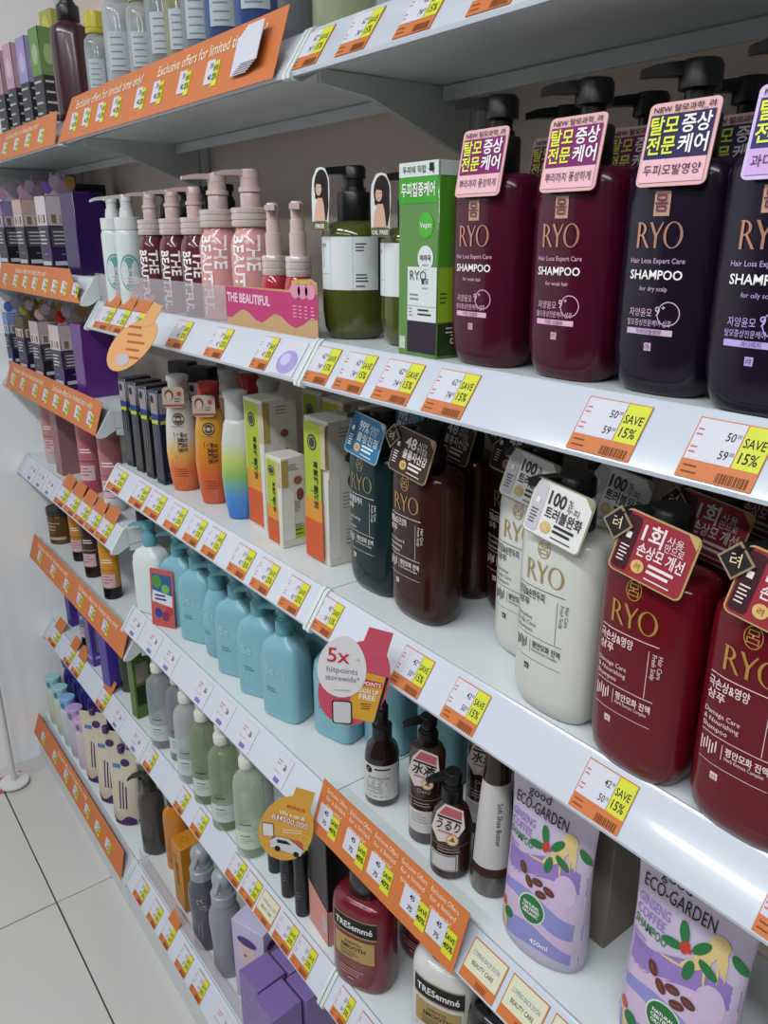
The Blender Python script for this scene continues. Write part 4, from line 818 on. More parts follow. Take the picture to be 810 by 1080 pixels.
# ================================================================== bay by the end wall
def topper_pts(seed, w, h):
    r = random.Random(seed); n = 16; return [(w / 2 * (.8 + .2 * r.random()) * math.cos(math.pi * k / n), h * (.78 + .22 * math.sin(k * 2.3 + seed)) * math.sin(math.pi * k / n)) for k in range(n + 1)]
def dye_box(label, loc, dark, band, flower, seed, w=.05, d=.066, h=.150, rot=8, bloom='#b58fae', group=None):
    def fn(w, d, h):
        out = []
        for p, hw in ((Pr(front(d / 2)), w / 2), (Pr(right(w / 2)), d / 2)):
            p.rect(ink(band), -hw + .001, h * .62, hw - .001, h - .001); p.rect(ink('#c6bfc0'), -hw + .004, h * .64, hw - .004, h * .78, .0006)
            for k in range(3): p.rect(ink(('#8a6a58', '#b39a86', '#6a4a44')[k]), -hw + .008 + k * hw * .5, h * .65, -hw + .006 + (k + .75) * hw * .5, h * .76, .0009)
            p.rect(ink('#4b4a52'), -hw + .003, h * .34, hw - .003, h * .60, .0005); p.lines(ink('#c9c6cc'), -hw + .008, h * .53, hw * 1.2, 4, h * .05, .0025, .0009); p.rect(ink('#c4c0cc'), -hw + .005, h * .10, hw - .006, h * .155, .0006); p.lines(ink('#8a859a'), -hw * .4, h * .24, hw * .8, 1, .004, .002)
            out.append(p)
        return out
    t = carton('hair_dye_box', label, loc, w, d, h, mat(dark, .3, coat=.2), rot, group, ('dye', dark, band, w, d, h), fn)
    o = part('flower_topper', t, MB().plate(topper_pts(seed, d * .98, .05), -.0015, .0015), paper(flower)); o.location = (w / 2 - .004, 0, h); o.rotation_euler = (0, 0, math.radians(90))
    p = Pr(lambda u, v, off: (u, -.0015 - off, v))
    for k in range(4): p.ell(ink((bloom, '#cdb9cc', flower, '#c79a52')[k]), (-.5 + k * .33) * d * .75, .016 + .010 * (k % 2), .012, .013, .0003 + .0003 * k, 12)
    p.build(o)
    return t
zB3 = zt('B3')
DK, PU = '#1c1920', '#2c1650'
dye_box('black hair dye box with pale lilac top against the end wall', P(14, 235, .062, zB3), DK, '#8f7fae', '#b9b0c6', 1)
dye_box('black hair dye box with peach band and purple flower top', P(36, 238, .066, zB3), DK, '#c2a49c', '#b78fb0', 2)
dye_box('violet hair dye box with white band and pink flower top', P(62, 240, .066, zB3), PU, '#c6bcc0', '#c3a2bd', 3, bloom='#7a4fa0')
carton('hair_dye_box', 'plain deep violet carton next to the white pump bottles', P(91, 255, .066, zB3), .06, .06, .150, mat('#2e1452', .3, coat=.2), 6)
for i, px in enumerate((70, 92)):
    carton('hair_dye_box', 'black carton in the shade behind the floral hair dye boxes', P(px, 215, .19, zB3), .07, .07, .185, mat('#131116', .4), 0, 'black cartons in the back row')
zC3 = zt('C3')
dye_box('navy hair dye box with light blue flower top against the end wall', P(22, 365, .056, zC3), '#1d2452', '#7f95c2', '#9fb2d6', 4, h=.135, bloom='#4f6fb0')
dye_box('dark purple hair dye box with olive flower top', P(38, 372, .060, zC3), '#2a1440', '#5f5a3a', '#7a7246', 5, h=.135, bloom='#a09a50')
dye_box('black hair dye box with beige pink flower top', P(55, 378, .058, zC3), DK, '#b9a2a8', '#9a857c', 6, h=.135, bloom='#c9a9a2')
dye_box('violet hair dye box with a large red flower top', P(77, 385, .056, zC3), PU, '#bfb0b0', '#b8a2a0', 7, h=.140, bloom='#a82a24')
carton('hair_dye_box', 'bright purple carton beside the black hair dye packs', P(103, 400, .070, zC3), .05, .07, .150, mat('#5b2a78', .3, coat=.2), 4)
zD3 = zt('D3')
TUB = [(0, .020, .020), (.002, .021, .021), (.11, .022, .014), (.135, .0225, .004), (.142, .0225, .0012)]
def tube_fn(col):
    def fn(prof, n):
        p = Pr(surf(prof, n)); p.rect(ink(col), -.02, .07, .02, .072, .0005, 8); p.rect(ink('#c9a8ac'), -.016, .03, .016, .062, .0005, 8); p.lines(ink('#7a3a48'), -.012, .055, .022, 3, .007, .002, .0008); p.lines(IW, -.012, .095, .024, 2, .006, .002); return [p]
    return fn
def tube(label, loc, c, capc, printc, rot=50, k=1.0, inverted=True, group=None):
    t = thing('cosmetic_tube', label, 'tube', loc, rot, group); t.scale = (k, k, k)
    o = part('tube_body', t, lambda: MB().loft([(z + .028, a, b) for z, a, b in TUB], 2.0, 28), mat(c, .28, coat=.2), 'tb'); part('cap', t, lambda: MB().lathe([(0, .0195), (.001, .0205), (.027, .0205), (.028, .0195)], 26), mat(capc, .3), 'tc')
    printed(('tube', printc), t, lambda: tube_fn(printc)([(z + .028, a, b) for z, a, b in TUB], 2.0)); return t
tube('rose tube with pale cap standing against the end wall', P(42, 480, .070, zD3), '#b0716f', '#b7a8a6', '#8f4a52')
tube('rose tube with printed label next to the narrow pink carton', P(58, 485, .072, zD3), '#b4807e', '#b7a8a6', '#8f4a52')
carton('cosmetic_box', 'narrow dusty pink carton between the rose tubes', P(75, 490, .075, zD3), .04, .06, .16, mat('#8f6468', .35), 5)
tube('rose tube with red stripes and white label behind the orange tags', P(96, 497, .065, zD3), '#a9606a', '#a85058', '#7a2f3c', k=1.08)
tube('dusty rose tube standing on a white cap', P(119, 505, .062, zD3), '#a86a6c', '#c4c6c6', '#8f4a52', k=1.12)
tube('teal tube on a black cap under the end of the price rail', (-1.520, .084, zD3), '#1f6f86', '#161618', '#14566a', k=.9)
zE3 = zt('E3')
JA = [(0, .029, .029), (.002, .031, .031), (.075, .031, .031), (.08, .028, .028)]
t = thing('hair_mask_jar', 'dark amber hair mask jar with silver lid by the end wall', 'jar', P(66, 572, .075, zE3), 40)
body(t, JA, 2.0, mat('#5a3a1c', .15, coat=.4)); part('lid', t, MB().lathe([(.0805, .0305), (.082, .032), (.10, .032), (.102, .030)], 28), mat('#3f3d3a', .3, metal=.4)); printed('jar', t, lambda: [(lambda p: (p.rect(ink('#b3a68c'), -.03, .014, .03, .022, .0005, 10), p.lines(ink('#b3a68c'), -.02, .06, .04, 3, .009, .0025), p)[2])(Pr(surf(JA)))])
tube('slim amber yellow tube on a black cap next to the brown tube', P(86, 590, .075, zE3), '#b8791e', '#1a1614', '#7a4a14', k=.95)
tube('dark brown tube with pale lettering between the yellow tubes', P(99, 600, .068, zE3), '#3a1f16', '#2a1812', '#a58a6a', k=1.02)
tube('amber yellow tube on a black cap at the bay joint', P(117, 605, .062, zE3), '#c0841c', '#151414', '#a56a14', k=1.02)
zG3 = zt('G3')
tube('violet tube standing by the end wall on the purple product shelf', P(70, 640, .085, zG3), '#40308a', '#2f2468', '#8f86c0', k=.95)
carton('cosmetic_box', 'slim violet carton between the violet tubes', P(82, 650, .085, zG3), .03, .05, .155, mat('#3d2a86', .35), 5)
tube('grey violet tube on a black cap next to the slim violet carton', P(93, 668, .070, zG3), '#56507c', '#151414', '#a9a3c4', k=.9)
def win_fn(w, d, h):
    out = []
    for p, hw in ((Pr(front(d / 2)), w / 2), (Pr(right(w / 2)), d / 2)):
        p.rect(ink('#77757c'), -hw * .5, h * .25, hw * .55, h * .85); p.rect(ink('#a9a4c4'), -hw * .7, h * .13, hw * .75, h * .18); out.append(p)
    return out
carton('cosmetic_box', 'violet window carton next to the violet tube', P(105, 690, .060, zG3), .035, .05, .155, mat('#4a3596', .35), 5, None, 'win', win_fn)
carton('cosmetic_box', 'wide violet window carton at the price rail', P(121, 695, .058, zG3), .045, .055, .165, mat('#442f92', .35), 5, None, 'win', win_fn)
t = thing('hair_mask_jar', 'dark green jar beside the violet window carton', 'jar', P(136, 712, .075, zG3), 30); body(t, [(z * 1.3, a * .72, b * .72) for z, a, b in JA], 2.0, mat('#23301c', .2, coat=.3))
part('lid', t, MB().lathe([(.105, .022), (.106, .0235), (.125, .0235), (.127, .022)], 24), mat('#1f2a1a', .3))
carton('cosmetic_box', 'narrow green carton next to the grey tinted pump bottle', P(149, 725, .060, zG3), .028, .045, .165, mat('#4a6a24', .35), 5, None, 'sachetg', lambda w, d, h: [(lambda q: (q.rect(ink('#8a8478'), -d * .35, h * .55, d * .3, h * .85), q.rect(ink('#22301a'), -d * .4, h * .2, d * .35, h * .5), q)[2])(Pr(right(w / 2)))])
# base shelf by the end wall
zF3 = zt('F3')
for i, (px, py, c, capc, lb) in enumerate(((-2.17, -.004, '#b9bfae', '#8fc0c4', 'small bottle with aqua cap nearest the end wall'), (-2.10, -.004, '#b9bfae', '#8fc0c4', 'small bottle with aqua cap beside the light blue capped one'), (-2.035, -.004, '#b4c0c4', '#7fa8d6', 'small bottle with light blue cap'), (-1.97, -.004, '#b6a9bd', '#b295c9', 'small bottle with lilac cap'), (-1.905, -.004, '#c4b3bd', '#c9a3c4', 'small bottle with pink cap next to the cream pouch'))):
    t = thing('lotion_bottle', lb + ' on the base shelf', 'bottle', (px, py, zF3), 30)
    body(t, [(0, .02, .016), (.003, .024, .019), (.10, .025, .020), (.118, .02, .018), (.122, .015, .015)], 2.2, mat(c, .3)); part('cap', t, lambda: MB().loft([(.122, .0205, .0185), (.124, .0215, .0195), (.152, .0215, .0195), (.154, .0195, .0175)], 2.2, 24), mat(capc, .3), 'lcap')
    q = Pr(surf([(0, .0215, .0195), (.2, .0215, .0195)], 2.2)); q.ell(ink('#56709a'), 0, .135, .006, .009, .0005, 14); q.build(t)
for i, (px, py) in enumerate(((-2.165, .046), (-2.10, .050), (-2.035, .050), (-1.97, .050), (-1.905, .050))):
    t = thing('lotion_bottle', 'deep blue bottle with winged cap in the row behind the pastel caps', 'bottle', (px, py, zF3), 10, 'deep blue bottles on the base shelf'); t.scale = (1.0, 1.0, 1.06)
    body(t, [(0, .02, .018), (.003, .025, .021), (.13, .026, .021), (.15, .02, .017), (.155, .015, .014)], 2.2, mat('#221d6a', .25, coat=.2)); part('cap', t, lambda: MB().rings([[(-.02, -.012, .155), (.02, -.012, .155), (.02, .012, .155), (-.02, .012, .155)], [(-.024, -.014, .175), (.024, -.014, .175), (.024, .014, .175), (-.024, .014, .175)], [(-.012, -.01, .196), (.016, -.01, .19), (.016, .01, .19), (-.012, .01, .196)]]), mat('#2a2480', .25, coat=.2), 'wing')
CPO = [(z * .95, a * .72, b * .8) for z, a, b in PO]
def cream_fn(prof, n):
    p = Pr(surf(prof, n, False)); v = ink('#4b2c62'); p.lines(v, -.008, .05, .09, 3, .008, .0035, rot=1); p.sep(); p.band(v, -.034, .034, lambda u: .004, lambda u: .022 + .008 * math.sin(u * 120), 10, 2); p.sep(); p.ell(v, .008, .17, .012, .010, .0008, 12); p.rect(ink('#4f77a8'), -.025, .155, -.004, .165, .0008, 3); return [p]
for i, (px, py, y, lb) in enumerate(((-1.835, .006, 0, 'cream refill pouch with violet lettering next to the pink cap'), (-1.79, .085, 0, 'cream refill pouch standing at the back behind the other pouches'), (-1.735, .006, 0, 'cream refill pouch with violet bow print in the middle of the pouches'), (-1.635, .008, 0, 'cream refill pouch next to the charcoal pump bottle'))):
    t = thing('refill_pouch', lb, 'pouch', (px, py, zF3), 40); body(t, CPO, 2.0, mat('#c3bba6', .35, bump=.15, nscale=18), 'pouch_body', 32); printed('cream', t, lambda: cream_fn(CPO, 2.0))
    part('spout_cap', t, lambda: MB().lathe([(.198, .008), (.2, .009), (.214, .009), (.216, .007)], 16), mat('#4b2c62', .3), 'spout')
# ================================================================== top shelf
zA = zt('A1')
dm = [(0, .030, .026), (.003, .034, .030), (.135, .034, .030), (.15, .031, .028), (.157, .02, .02), (.16, .017, .017)]
pump_bottle('shampoo_bottle', 'dark maroon pump bottle on the top shelf between the two orange banners', P(78, 70, .062, zA), dm, mat('#3a1822', .25, coat=.2), BLK, dict(rc=.019, hc=.024, rs=.011, hs=.014, rh=.016, hh=.013, nl=.03, nw=.014, nt=.008, ang=40, droop=.004), 2.3, 50)
def topbox(label, px, c, b, h=.175):
    def fn(w, d, h):
        out = []
        for p, hw in ((Pr(front(d / 2)), w / 2), (Pr(right(w / 2)), d / 2)):
            p.rect(ink(c), -hw + .001, h * .55, hw - .001, h - .001); p.ell(ink(b), 0, h * .75, hw * .6, h * .1, .0006, 12); p.lines(ink('#b9bcc2'), -hw + .004, h * .48, hw * 1.5, 4, h * .1, .0035); p.rect(ink('#c4c4c8'), -hw + .002, .008, hw * .8, .02); out.append(p)
        return out
    return carton('hair_dye_box', label, P(px, 80, .065, zA), .045, .034, h, mat('#25222a', .35), 6, None, ('topbox', c), fn)
topbox('pink topped hair dye box at the end wall on the top shelf', 6, '#b5909c', '#c9a9b4', .185)
topbox('pink and white hair dye box beside the lilac one on the top shelf', 19, '#bd98aa', '#cdb4c2', .185)
topbox('lilac topped hair dye box on the top shelf', 34, '#9a8fc0', '#b9aed2', .18)
topbox('green topped hair dye box next to the dark maroon pump bottle', 49, '#6a8a52', '#9ab080', .18)
t = thing('hair_care_box', 'yellow cut-out box behind the dark maroon pump bottle', 'box', P(62, 20, .14, zA), 10); part('carton_body', t, MB().bbox(-.025, -.03, 0, .025, .03, .24), mat('#a5a04c', .35)); q = Pr(front(.03)); q.ell(ink('#c4bc6a'), 0, .2, .018, .03); q.build(t)
HB = [(0, .021, .021), (.003, .025, .025), (.115, .025, .025), (.13, .0235, .0235), (.138, .016, .016), (.144, .014, .014)]
def hb_fn(prof, n):
    p = Pr(surf(prof, n)); p.rect(ink('#a9b2b9'), -.016, .045, .016, .095, .0005, 10); p.lines(ink('#6f7a86'), -.011, .086, .02, 5, .009, .0017, .0008); return [p]
def topbottle(label, px, y, c, capc, k=1.0, tint=.35, py=60):
    t = thing('hair_mist_bottle', label, 'bottle', P(px, py, y, zA), 55); t.scale = (k, k, k); body(t, HB, 2.0, clear(c, tint)); part('liquid', t, lambda: MB().loft([(z * .86 + .003, a * .92, b * .92) for z, a, b in HB[:4]], 2.0, 28), mat(c, .1, alpha=.75), 'hbl')
    part('cap', t, lambda: MB().lathe([(.140, .0185), (.142, .0195), (.147, .0195), (.1475, .0185), (.149, .0185), (.1495, .0195), (.175, .019), (.177, .017)], 24), mat(capc, .25, coat=.2), 'hbc'); printed('hb', t, lambda: hb_fn(HB, 2.0)); return t
topbottle('silver white hair mist bottle with yellow cap next to the maroon pump bottle', 104, .065, '#b4bcc0', '#b5a82c', .86)
topbottle('larger glittery white hair mist bottle with silver collar', 130, .062, '#c0c8cc', '#aab2b4', 1.05)
topbottle('white hair mist bottle with yellow flower cap beside the glittery one', 153, .062, '#b9c0c0', '#b8ac30', .9)
topbottle('clear hair mist bottle with grey label beside the yellow capped one', 176, .062, '#a9aeb0', '#8f989c')
topbottle('olive tinted hair mist bottle on the top shelf', 195, .066, '#a9ab8c', '#b0b0a8', .95)
topbottle('grey hair mist bottle beside the blue ones', 214, .064, '#9aa2ae', '#a4aab4')
topbottle('blue hair mist bottle next to the grey one', 240, .062, '#56709c', '#8a98b4', 1.02)
topbottle('deep blue hair mist bottle behind the end of the orange banner', 274, .062, '#4a669c', '#8a98b4', 1.08)
topbottle('smoky hair mist bottle next to the pale green one', 318, .066, '#74787c', '#5a5c60', 1.0, .35, 20)
t = topbottle('wide pale green square bottle at the start of the near top shelf', 364, .075, '#b4bca0', '#a9aca0', 1.35, .3, 10)
for i, px in enumerate((430, 500)):
    topbottle('pale bottle hidden above the price rail of the near top shelf', px, .075, '#a9aeb0', '#8f989c', 1.2, .3, 0)['group'] = 'pale bottles above the near rail'
# ================================================================== price tags on the rails
ORG, YEL, PAPER = paper('#bd6a32'), paper('#c3c82c'), paper('#c2c2ce')
def rail_pose(key, px, dv=0.0):
    _, zb, y0 = SH[key]; x = x_on(px, y0, zb); return x
def tag_fn(style):
    def fn():
        p = Pr(front(.0009)); k = IK; rd = ink('#b0605c')
        if style[0] == 'save':
            _, a, b, pc = style
            p.text(k, a, .004, .0315, .0062, 'R', bold=.01, off=.0006); p.text(k, b, .004, .0185, .0062, 'R', bold=.01, off=.0006)
            p.text(k, '00', .0048, .0345, .0030, 'L', off=.0006); p.text(k, '00', .0048, .0215, .0030, 'L', off=.0006)
            p.lines(rd, -.031, .036, .008, 2, .0038, .0012, .0006); p.lines(rd, -.031, .023, .008, 2, .0038, .0012, .0006)
            p.text(k, 'SAVE', .0215, .0295, .0068, bold=.012, off=.0006, wmax=.019); p.text(k, pc, .0215, .0185, .0078, bold=.015, off=.0006, wmax=.019)
            br = ink('#6e3a18'); r = random.Random(3); u = .002
            p.lines(br, -.030, .0095, .014, 2, .0045, .0012, .0003)
            while u < .029: ww = r.choice((.0007, .0012, .002)); p.rect(br, u, .0025, u + ww, .0095, .0003); u += ww + r.choice((.0007, .0011))
        elif style[0] == 'soon':
            p.text(ink('#3f5a8c'), 'COMING BACK SOON', 0, .030, .0050, off=.0006, wmax=.052); p.text(k, 'BEAUTY CARE', 0, .020, .0048, bold=.01, off=.0006, wmax=.046)
            br = ink('#6e3a18'); u = -.002
            while u < .018: p.rect(br, u, .003, u + .0014, .0095, .0003); u += .0026
        elif style[0] == 'plain':
            p.text(k, style[1], .012, .026, .0085, bold=.01, off=.0006); p.lines(rd, -.024, .034, .02, 2, .005, .0014, .0006); p.rect(ink('#6a70a8'), -.012, .004, .012, .011, .0004); p.lines(rd, -.028, .018, .05, 1, .004, .0008, .0006)
        elif style[0] == 'dome':
            p.ell(ink('#9a8fc4'), .002, .018, .027, .015, .0004, 20); p.ell(ink('#b9b0d6'), -.004, .021, .014, .008, .0006, 16)
        return [p]
    return fn
TAGM = {}
def price_tag(key, pxl, pxr, style, label, group, flap=False):
    _, zb, y0 = SH[key]; xa, xb = x_on(pxl, y0, zb), x_on(pxr, y0, zb); n = math.radians(TILT)
    t = thing('price_tag', label, 'price tag', ((xa + xb) / 2, y0, zb), 0, group, rx=TILT); t.scale = ((xb - xa) / .068, 1, 1)
    h = .0455; st = style[0]
    if flap: part('orange_flap', t, lambda: MB().plate([(-.034, .0462), (.034, .0462), (.030, .078), (-.030, .078)], -.0014, -.0005), ORG, 'flap')
    part('card', t, lambda: MB().plate([(-.034, .0015), (.034, .0015), (.034, h), (-.034, h)], -.0010, -.0002), ORG if st in ('save', 'soon') else PAPER, 'card')
    if st == 'save':
        part('price_panel', t, lambda: MB().plate([(-.0325, .0145), (.0095, .0145), (.0095, h - .001), (-.0325, h - .001)], -.0014, -.0009), PAPER, 'pp'); part('save_panel', t, lambda: MB().plate([(.0105, .0145), (.0335, .0145), (.0335, h - .001), (.0105, h - .001)], -.0014, -.0009), YEL, 'sp')
    elif st == 'soon': part('notice_panel', t, lambda: MB().plate([(-.032, .013), (.032, .013), (.032, h - .001), (-.032, h - .001)], -.0014, -.0009), paper('#c9c8ac'), 'np')
    printed(('tag',) + style, t, tag_fn(style)); return t
def tags(key, spans, style, what, flap=False):
    for i, (a, b) in enumerate(spans): price_tag(key, a, b, style, what, 'price tags: ' + what, flap)
S15 = lambda a, b: ('save', a, b, '15%')
tags('A1', [(303, 332), (352, 383), (413, 452), (490, 537), (585, 640)], S15('62', '74'), 'orange, white and yellow price tag on the rail of the near top shelf')
tags('B1', [(315.5, 341.5), (349, 378.5), (390, 427), (443, 484)], S15('62', '74'), 'orange, white and yellow price tag on the rail under the olive bottles and green pack')
tags('B1', [(596, 661), (710, 790)], S15('50', '59'), 'price tag with prices 50 and 59 on the rail under the purple shampoo bottles')
tags('C1', [(326, 346)], S15('42', '50'), 'price tag at the bay joint, beside the round pink sign')
tags('C1', [(409.6, 439), (463, 497)], S15('42', '50'), 'price tag with prices 42 and 50 on the rail under the brown bottle')
tags('C1', [(598.6, 649.5), (791.5, 850)], S15('42', '50'), 'price tag with prices 42 and 50 on the rail under the red bottles')
tags('D1', [(483, 517.5), (522.5, 560), (566, 606)], ('soon',), 'cream and orange notice tag on the rail in front of the lilac pouches')
tags('E1', [(347, 361), (368, 384)], ('save', '25', '50', '50%'), 'price tag on the rail in front of the dark red capped bottles')
tags('B2', [(173.5, 189.5), (213.6, 231), (262, 278)], ('save', '31', '42', '25%'), 'orange and yellow price tag on the rail below the pink pump bottles')
tags('B2', [(283, 307)], ('dome',), 'white tag with lilac dome picture at the end of the rail')
tags('B2', [(97, 111), (112, 126), (127, 141)], ('save', '31', '42', '25%'), 'tall orange flag price tag at the start of the pink bottle rail', True)
tags('C2', [(110, 124), (134.5, 147), (150, 164), (171, 185), (191.6, 205.4), (210.6, 224.4), (238, 255.5), (262, 280), (292, 311)], ('save', '31', '42', '25%'), 'orange and yellow price tag on the rail below the orange conditioner bottles')
tags('D2', [(132, 143), (150, 161), (167, 179), (200, 213), (222, 236), (246, 260), (282, 296)], ('plain', '26'), 'small white price tag on the rail below the light blue bottles')
tags('E2', [(149.5, 157), (182, 190.5), (199.6, 209.5), (236.5, 249), (251, 265), (286, 303), (305, 322)], ('save', '12', '15', '20%'), 'orange and yellow price tag on the rail below the clear pump bottles')
tags('E2', [(267, 283)], ('soon',), 'cream notice tag among the price tags below the clear pump bottles')
tags('F2', [(139.5, 148), (154, 162.5), (183.5, 193.5), (199, 209.7)], ('save', '12', '15', '20%'), 'orange and yellow price tag on the base rail in front of the grey bottles')
tags('F2', [(167, 176)], ('save', '12', '15', '20%'), 'flagged price tag on the base rail in front of the orange carton', True)
tags('F2', [(220, 236), (244, 262)], ('plain', '26'), 'small white price tag on the base rail')
tags('D3', [(56, 65), (66, 76), (77, 87), (88, 98), (99, 110)], ('save', '31', '42', '25%'), 'flagged orange price tag on the rail below the rose tubes', True)
tags('D3', [(26, 33), (35, 42), (44, 52)], ('plain', '26'), 'small white price tag on the rail by the end wall')
tags('G3', [(50, 57), (66, 72), (74, 81), (100, 108)], ('save', '31', '42', '25%'), 'flagged orange price tag on the rail below the violet tubes', True)
tags('G3', [(115, 124), (134, 144)], ('plain', '26'), 'small white price tag on the rail below the narrow green carton')
# ------------------------------------------------------------------ orange banners
def banner(key, pxl, pxr, h, label, slips, words, cut=(0, 0), rep=1, big=False, pct='25%'):
    _, zb, y0 = SH[key]; xa, xb = x_on(pxl, y0, zb), x_on(pxr, y0, zb); L = xb - xa; hw = L / 2
    t = thing('promotion_banner', label, 'banner', ((xa + xb) / 2, y0 - .0045, zb - .002), 0, None, rx=-19)
    part('card', t, MB().plate([(-hw, 0), (hw, 0), (hw - cut[1], h), (-hw + cut[0], h)], -.0007, 0), paper('#bf6a33'))
    p = Pr(front(.0007)); lt = ink('#e6cdb4')
    for k in range(rep):
        u0 = -hw + cut[0] + .01 + (L - cut[0] - cut[1] - .02) * (k + .5) / rep
        p.sep()
        if big:
            for j, wd in enumerate(words): p.text(lt, wd, u0, h * (.84 - .13 * j), h * .085, off=.0006, wmax=L / rep * .8)
        else: p.text(lt, words, u0, h * .68, h * .19, bold=.01, off=.0006, wmax=(L - .04) / rep)
    p.build(t)
    for k, u in enumerate(slips):
        x = x_on(u, y0, zb) - (xa + xb) / 2; ww = .045 if big else .034
        s1 = part('price_slip', t, lambda: MB().plate([(-ww / 2, 0), (ww * .12, 0), (ww * .12, h * .38), (-ww / 2, h * .38)], -.0016, -.0008), PAPER, ('slip', ww, h)); s1.location = (x, 0, h * .22)
        s2 = part('save_panel', s1, lambda: MB().plate([(ww * .13, -.004), (ww / 2, -.004), (ww / 2, h * .34), (ww * .13, h * .34)], -.0016, -.0008), YEL, ('slips', ww, h))
        def fn(big=big):
            q = Pr(front(.0016)); q.text(IK, '45' if big else '31', -.002, h * .24, h * .085, 'R' if big else 'C', bold=.01); q.text(IK, '75' if big else '42', -.002, h * .06, h * .085, 'R' if big else 'C', bold=.01); q.text(IK, 'SAVE', ww * .31, h * .19, h * .085, bold=.01, wmax=ww * .34); q.text(IK, pct, ww * .31, h * .05, h * .095, bold=.012, wmax=ww * .34); return [q]
        printed(('slip', ww, h, pct), s1, fn)
    return t
EX = 'Exclusive offers for limited time only!'
banner('D1', 331, 480, .075, 'orange banner with SAVE 40% price slips in front of the dark red capped bottles', (344, 372, 398, 434, 462), ('Exclusive Offers', 'for a limited', 'time only!'), (0, 0), 5, True, '40%')
banner('A2', 64, 292, .072, 'long orange banner on the top shelf rail above the pink pump bottles', (78, 91, 106, 122, 147, 165, 193, 222), EX, (.03, 0), 2)
banner('A3', -8, 61, .06, 'orange banner on the top shelf rail below the hair dye boxes', (6, 18, 30, 44), EX, (0, .03), 1)
banner('B3', -1, 87, .06, 'orange banner with rounded end below the floral hair dye boxes', (6, 17, 27, 37, 48, 58, 68, 80), EX, (0, .10), 1)
banner('C3', 8, 103, .066, 'orange banner on the rail between hair dye boxes and rose tubes', (14, 24, 37, 48, 59, 70, 82, 95), EX, (0, 0), 2)
banner('E3', 33, 131, .066, 'orange banner on the rail below the amber jar and yellow tubes', (42, 56, 70, 84, 97, 111), EX, (0, 0), 2)
banner('F3', 34, 130, .062, 'orange banner on the base rail in front of the cream pouches', (46, 58, 70, 80, 92, 103, 114), EX, (0, .02), 1)
# stack of loose slips tucked on the long banner
x = x_on(262, 0, ZA)
t = thing('slip_stack', 'small stack of white card slips tucked at the end of the long orange banner', 'card stack', (x, -.0065, ZA), 0, None, rx=-19)
for k in range(6): o = part('slip', t, lambda: MB().plate([(-.018, 0), (.018, 0), (.018, .040), (-.018, .040)], -.0008, 0), PAPER, 'loose'); o.location = (.006 * k - .015, -.0012 * (k + 1), .012 + .0012 * k)
# ------------------------------------------------------------------ round shelf signs
def egg(cx, cz, rx, rz, lean, n=28):
    pts = []
    for k in range(n):
        a = 2 * math.pi * k / n; u, v = rx * math.cos(a) * (1 - .10 * math.sin(a)), rz * math.sin(a); c, s = math.cos(lean), math.sin(lean); pts.append((cx + u * c - v * s, cz + u * s + v * c))
    return pts
def talker(key, px, label, cardc, rot, fn, circle=None, lean=-.35, k=1.0, rx=0, up=.05):
    _, zb, y0 = SH[key]; t = thing('shelf_talker', label, 'sign', (x_on(px, y0 - .026, zb + .02), y0 - .026, zb + up), rot, None, rx=rx); t.scale = (k, k, k)
    part('card', t, MB().plate(egg(-.012, -.046, .037, .056, lean), -.0008, 0), paper(cardc)); part('clip_tab', t, MB().plate([(-.012, -.02), (.022, -.012), (.030, .018), (.004, .024)], -.0012, -.0004), paper(cardc))
    if circle: part('round_badge', t, MB().plate(egg(-.026, -.026, .027, .038, -.1), -.0018, -.0009), paper('#d6d3d6'))
    p = Pr(front(.0008)); fn(p); p.build(t); return t
def pink_fn(p):
    rd = ink('#b8323c'); p.text(rd, '5x', -.030, -.020, .018, bold=.01, rot=-4, off=.0016); p.text(ink('#c9b24a'), '+', -.008, -.020, .008, off=.0016); p.text(IG, 'hitpoints', -.026, -.033, .0072, rot=-4, off=.0016, wmax=.036); p.text(IG, 'storewide*', -.026, -.043, .0072, rot=-4, off=.0016, wmax=.038); p.lines(ink('#8fb0a4'), -.036, -.055, .02, 1, .003, .0012, .0016)
    p.sep(); pts = [(-.026, -.088), (.008, -.094), (.022, -.036), (-.004, -.030)]; p.poly(ink('#cf9a34'), pts, .0004); p.poly(IK, [(.0085, -.094), (.0115, -.0925), (.025, -.036), (.022, -.0355)], .0005); p.poly(ink('#b8323c'), [(-.005, -.047), (.017, -.050), (.0185, -.043), (-.0035, -.039)], .0007)
    p.text(IW, 'POINTS', .0065, -.0475, .0048, rot=-8, bold=.02, off=.001, wmax=.02); p.text(IW, 'SIGN UP', .003, -.057, .0055, rot=-8, bold=.02, off=.001, wmax=.022); p.text(IW, 'FREE', .001, -.065, .0065, rot=-8, bold=.02, off=.001, wmax=.02); p.lines(IK, -.006, -.071, .014, 3, .003, .0008, .001)
    p.poly(IK, rrect(.0225, .030, .003, -.027, -.083), .0009); p.poly(ink('#c4c4c8'), rrect(.0195, .027, .0025, -.027, -.083), .0012)
talker('C1', 386, 'round pink shelf sign with white 5x badge hanging at the bay joint', '#bf4a5f', 46, pink_fn, True, -.4, .98)
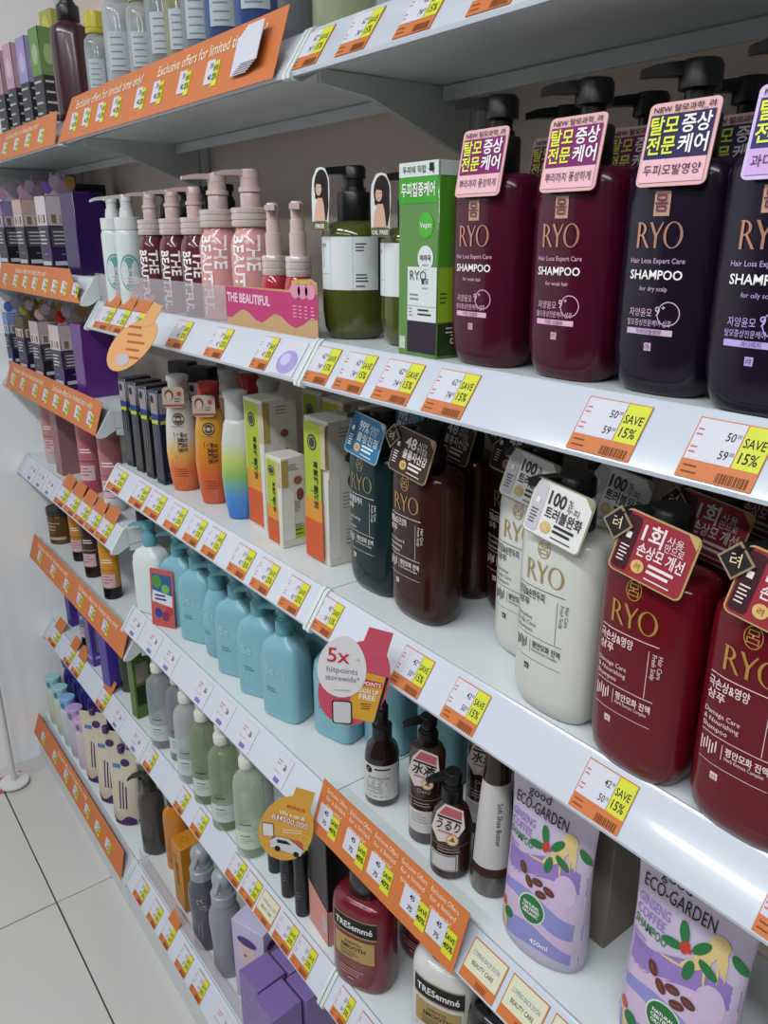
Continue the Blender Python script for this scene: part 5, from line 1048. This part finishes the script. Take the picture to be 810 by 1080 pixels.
def yel_fn(p):
    p.band(ink('#b8584a'), -.034, .010, lambda u: -.080, lambda u: -.062 - .15 * (u + .012), 8, 2, .0003); p.text(ink('#b8323c'), 'BONUS', .002, -.013, .0055, rot=-14, bold=.02, off=.0008); p.text(IW, 'Win a car &', -.004, -.025, .0065, rot=-14, bold=.02, off=.0008, wmax=.036); p.text(ink('#b8323c'), 'RM500,000', -.008, -.037, .0092, rot=-14, bold=.02, off=.001, wmax=.05); p.text(IW, 'RM500,000', -.0075, -.0365, .0092, rot=-14, bold=.005, off=.0014, wmax=.05)
    p.poly(IK, rrect(.016, .022, .002, -.038, -.050), .0008); p.poly(ink('#d0d0d4'), rrect(.0145, .0205, .0018, -.038, -.050), .0011); p.lines(IW, -.018, -.048, .03, 2, .004, .001, .0008)
    # small car picture
    p.poly(ink('#c4c8d0'), [(-.036, -.078), (.006, -.090), (.010, -.080), (.000, -.070), (-.010, -.062), (-.026, -.060), (-.036, -.068)], .0012); p.poly(IK, [(-.026, -.064), (-.012, -.066), (-.006, -.072), (-.026, -.070)], .0015); p.ell(IK, -.026, -.080, .0042, .0048, .0016, 12); p.ell(IK, .000, -.087, .0042, .0048, .0016, 12)
    p.ring(ink('#d6b84a'), .014, -.060, .008, .008, .002, .0008)
talker('D2', 311, 'round yellow shelf sign with RM500,000 lettering and car picture', '#cf9a3c', 44, yel_fn, None, -.3, 1.0)
def org_fn(p):
    for k in range(5): p.lines(ink('#a5502c'), -.034 + .004 * k, -.020 - .012 * k, .045, 1, .003, .0035, .0004)
    p.ell(ink('#a9a4b0'), -.02, -.072, .016, .010, .0005, 14)
talker('B2', 157, 'round orange shelf sign tilted below the flag price tags', '#c9935a', 14, org_fn, None, -1.0, .95, -30, .045)
# ------------------------------------------------------------------ sign stand on the floor
sp = at_z(8, 812, 0)
t = thing('floor_stand', 'white pole stand with round white foot and red base beside the end wall', 'stand', (max(sp.x, -2.13), sp.y, 0))
part('foot_plate', t, MB().lathe([(.006, .038), (.008, .040), (.013, .039), (.016, .012)], 24), mat('#cfd0d0', .3)); part('foot_rim', t, MB().bbox(-.05, -.055, 0, .02, .03, .0058, .002), mat('#b5484e', .4)); part('pole', t, MB().lathe([(.015, .008), (1.35, .008), (1.352, .006)], 14), mat('#cdd0d0', .3))
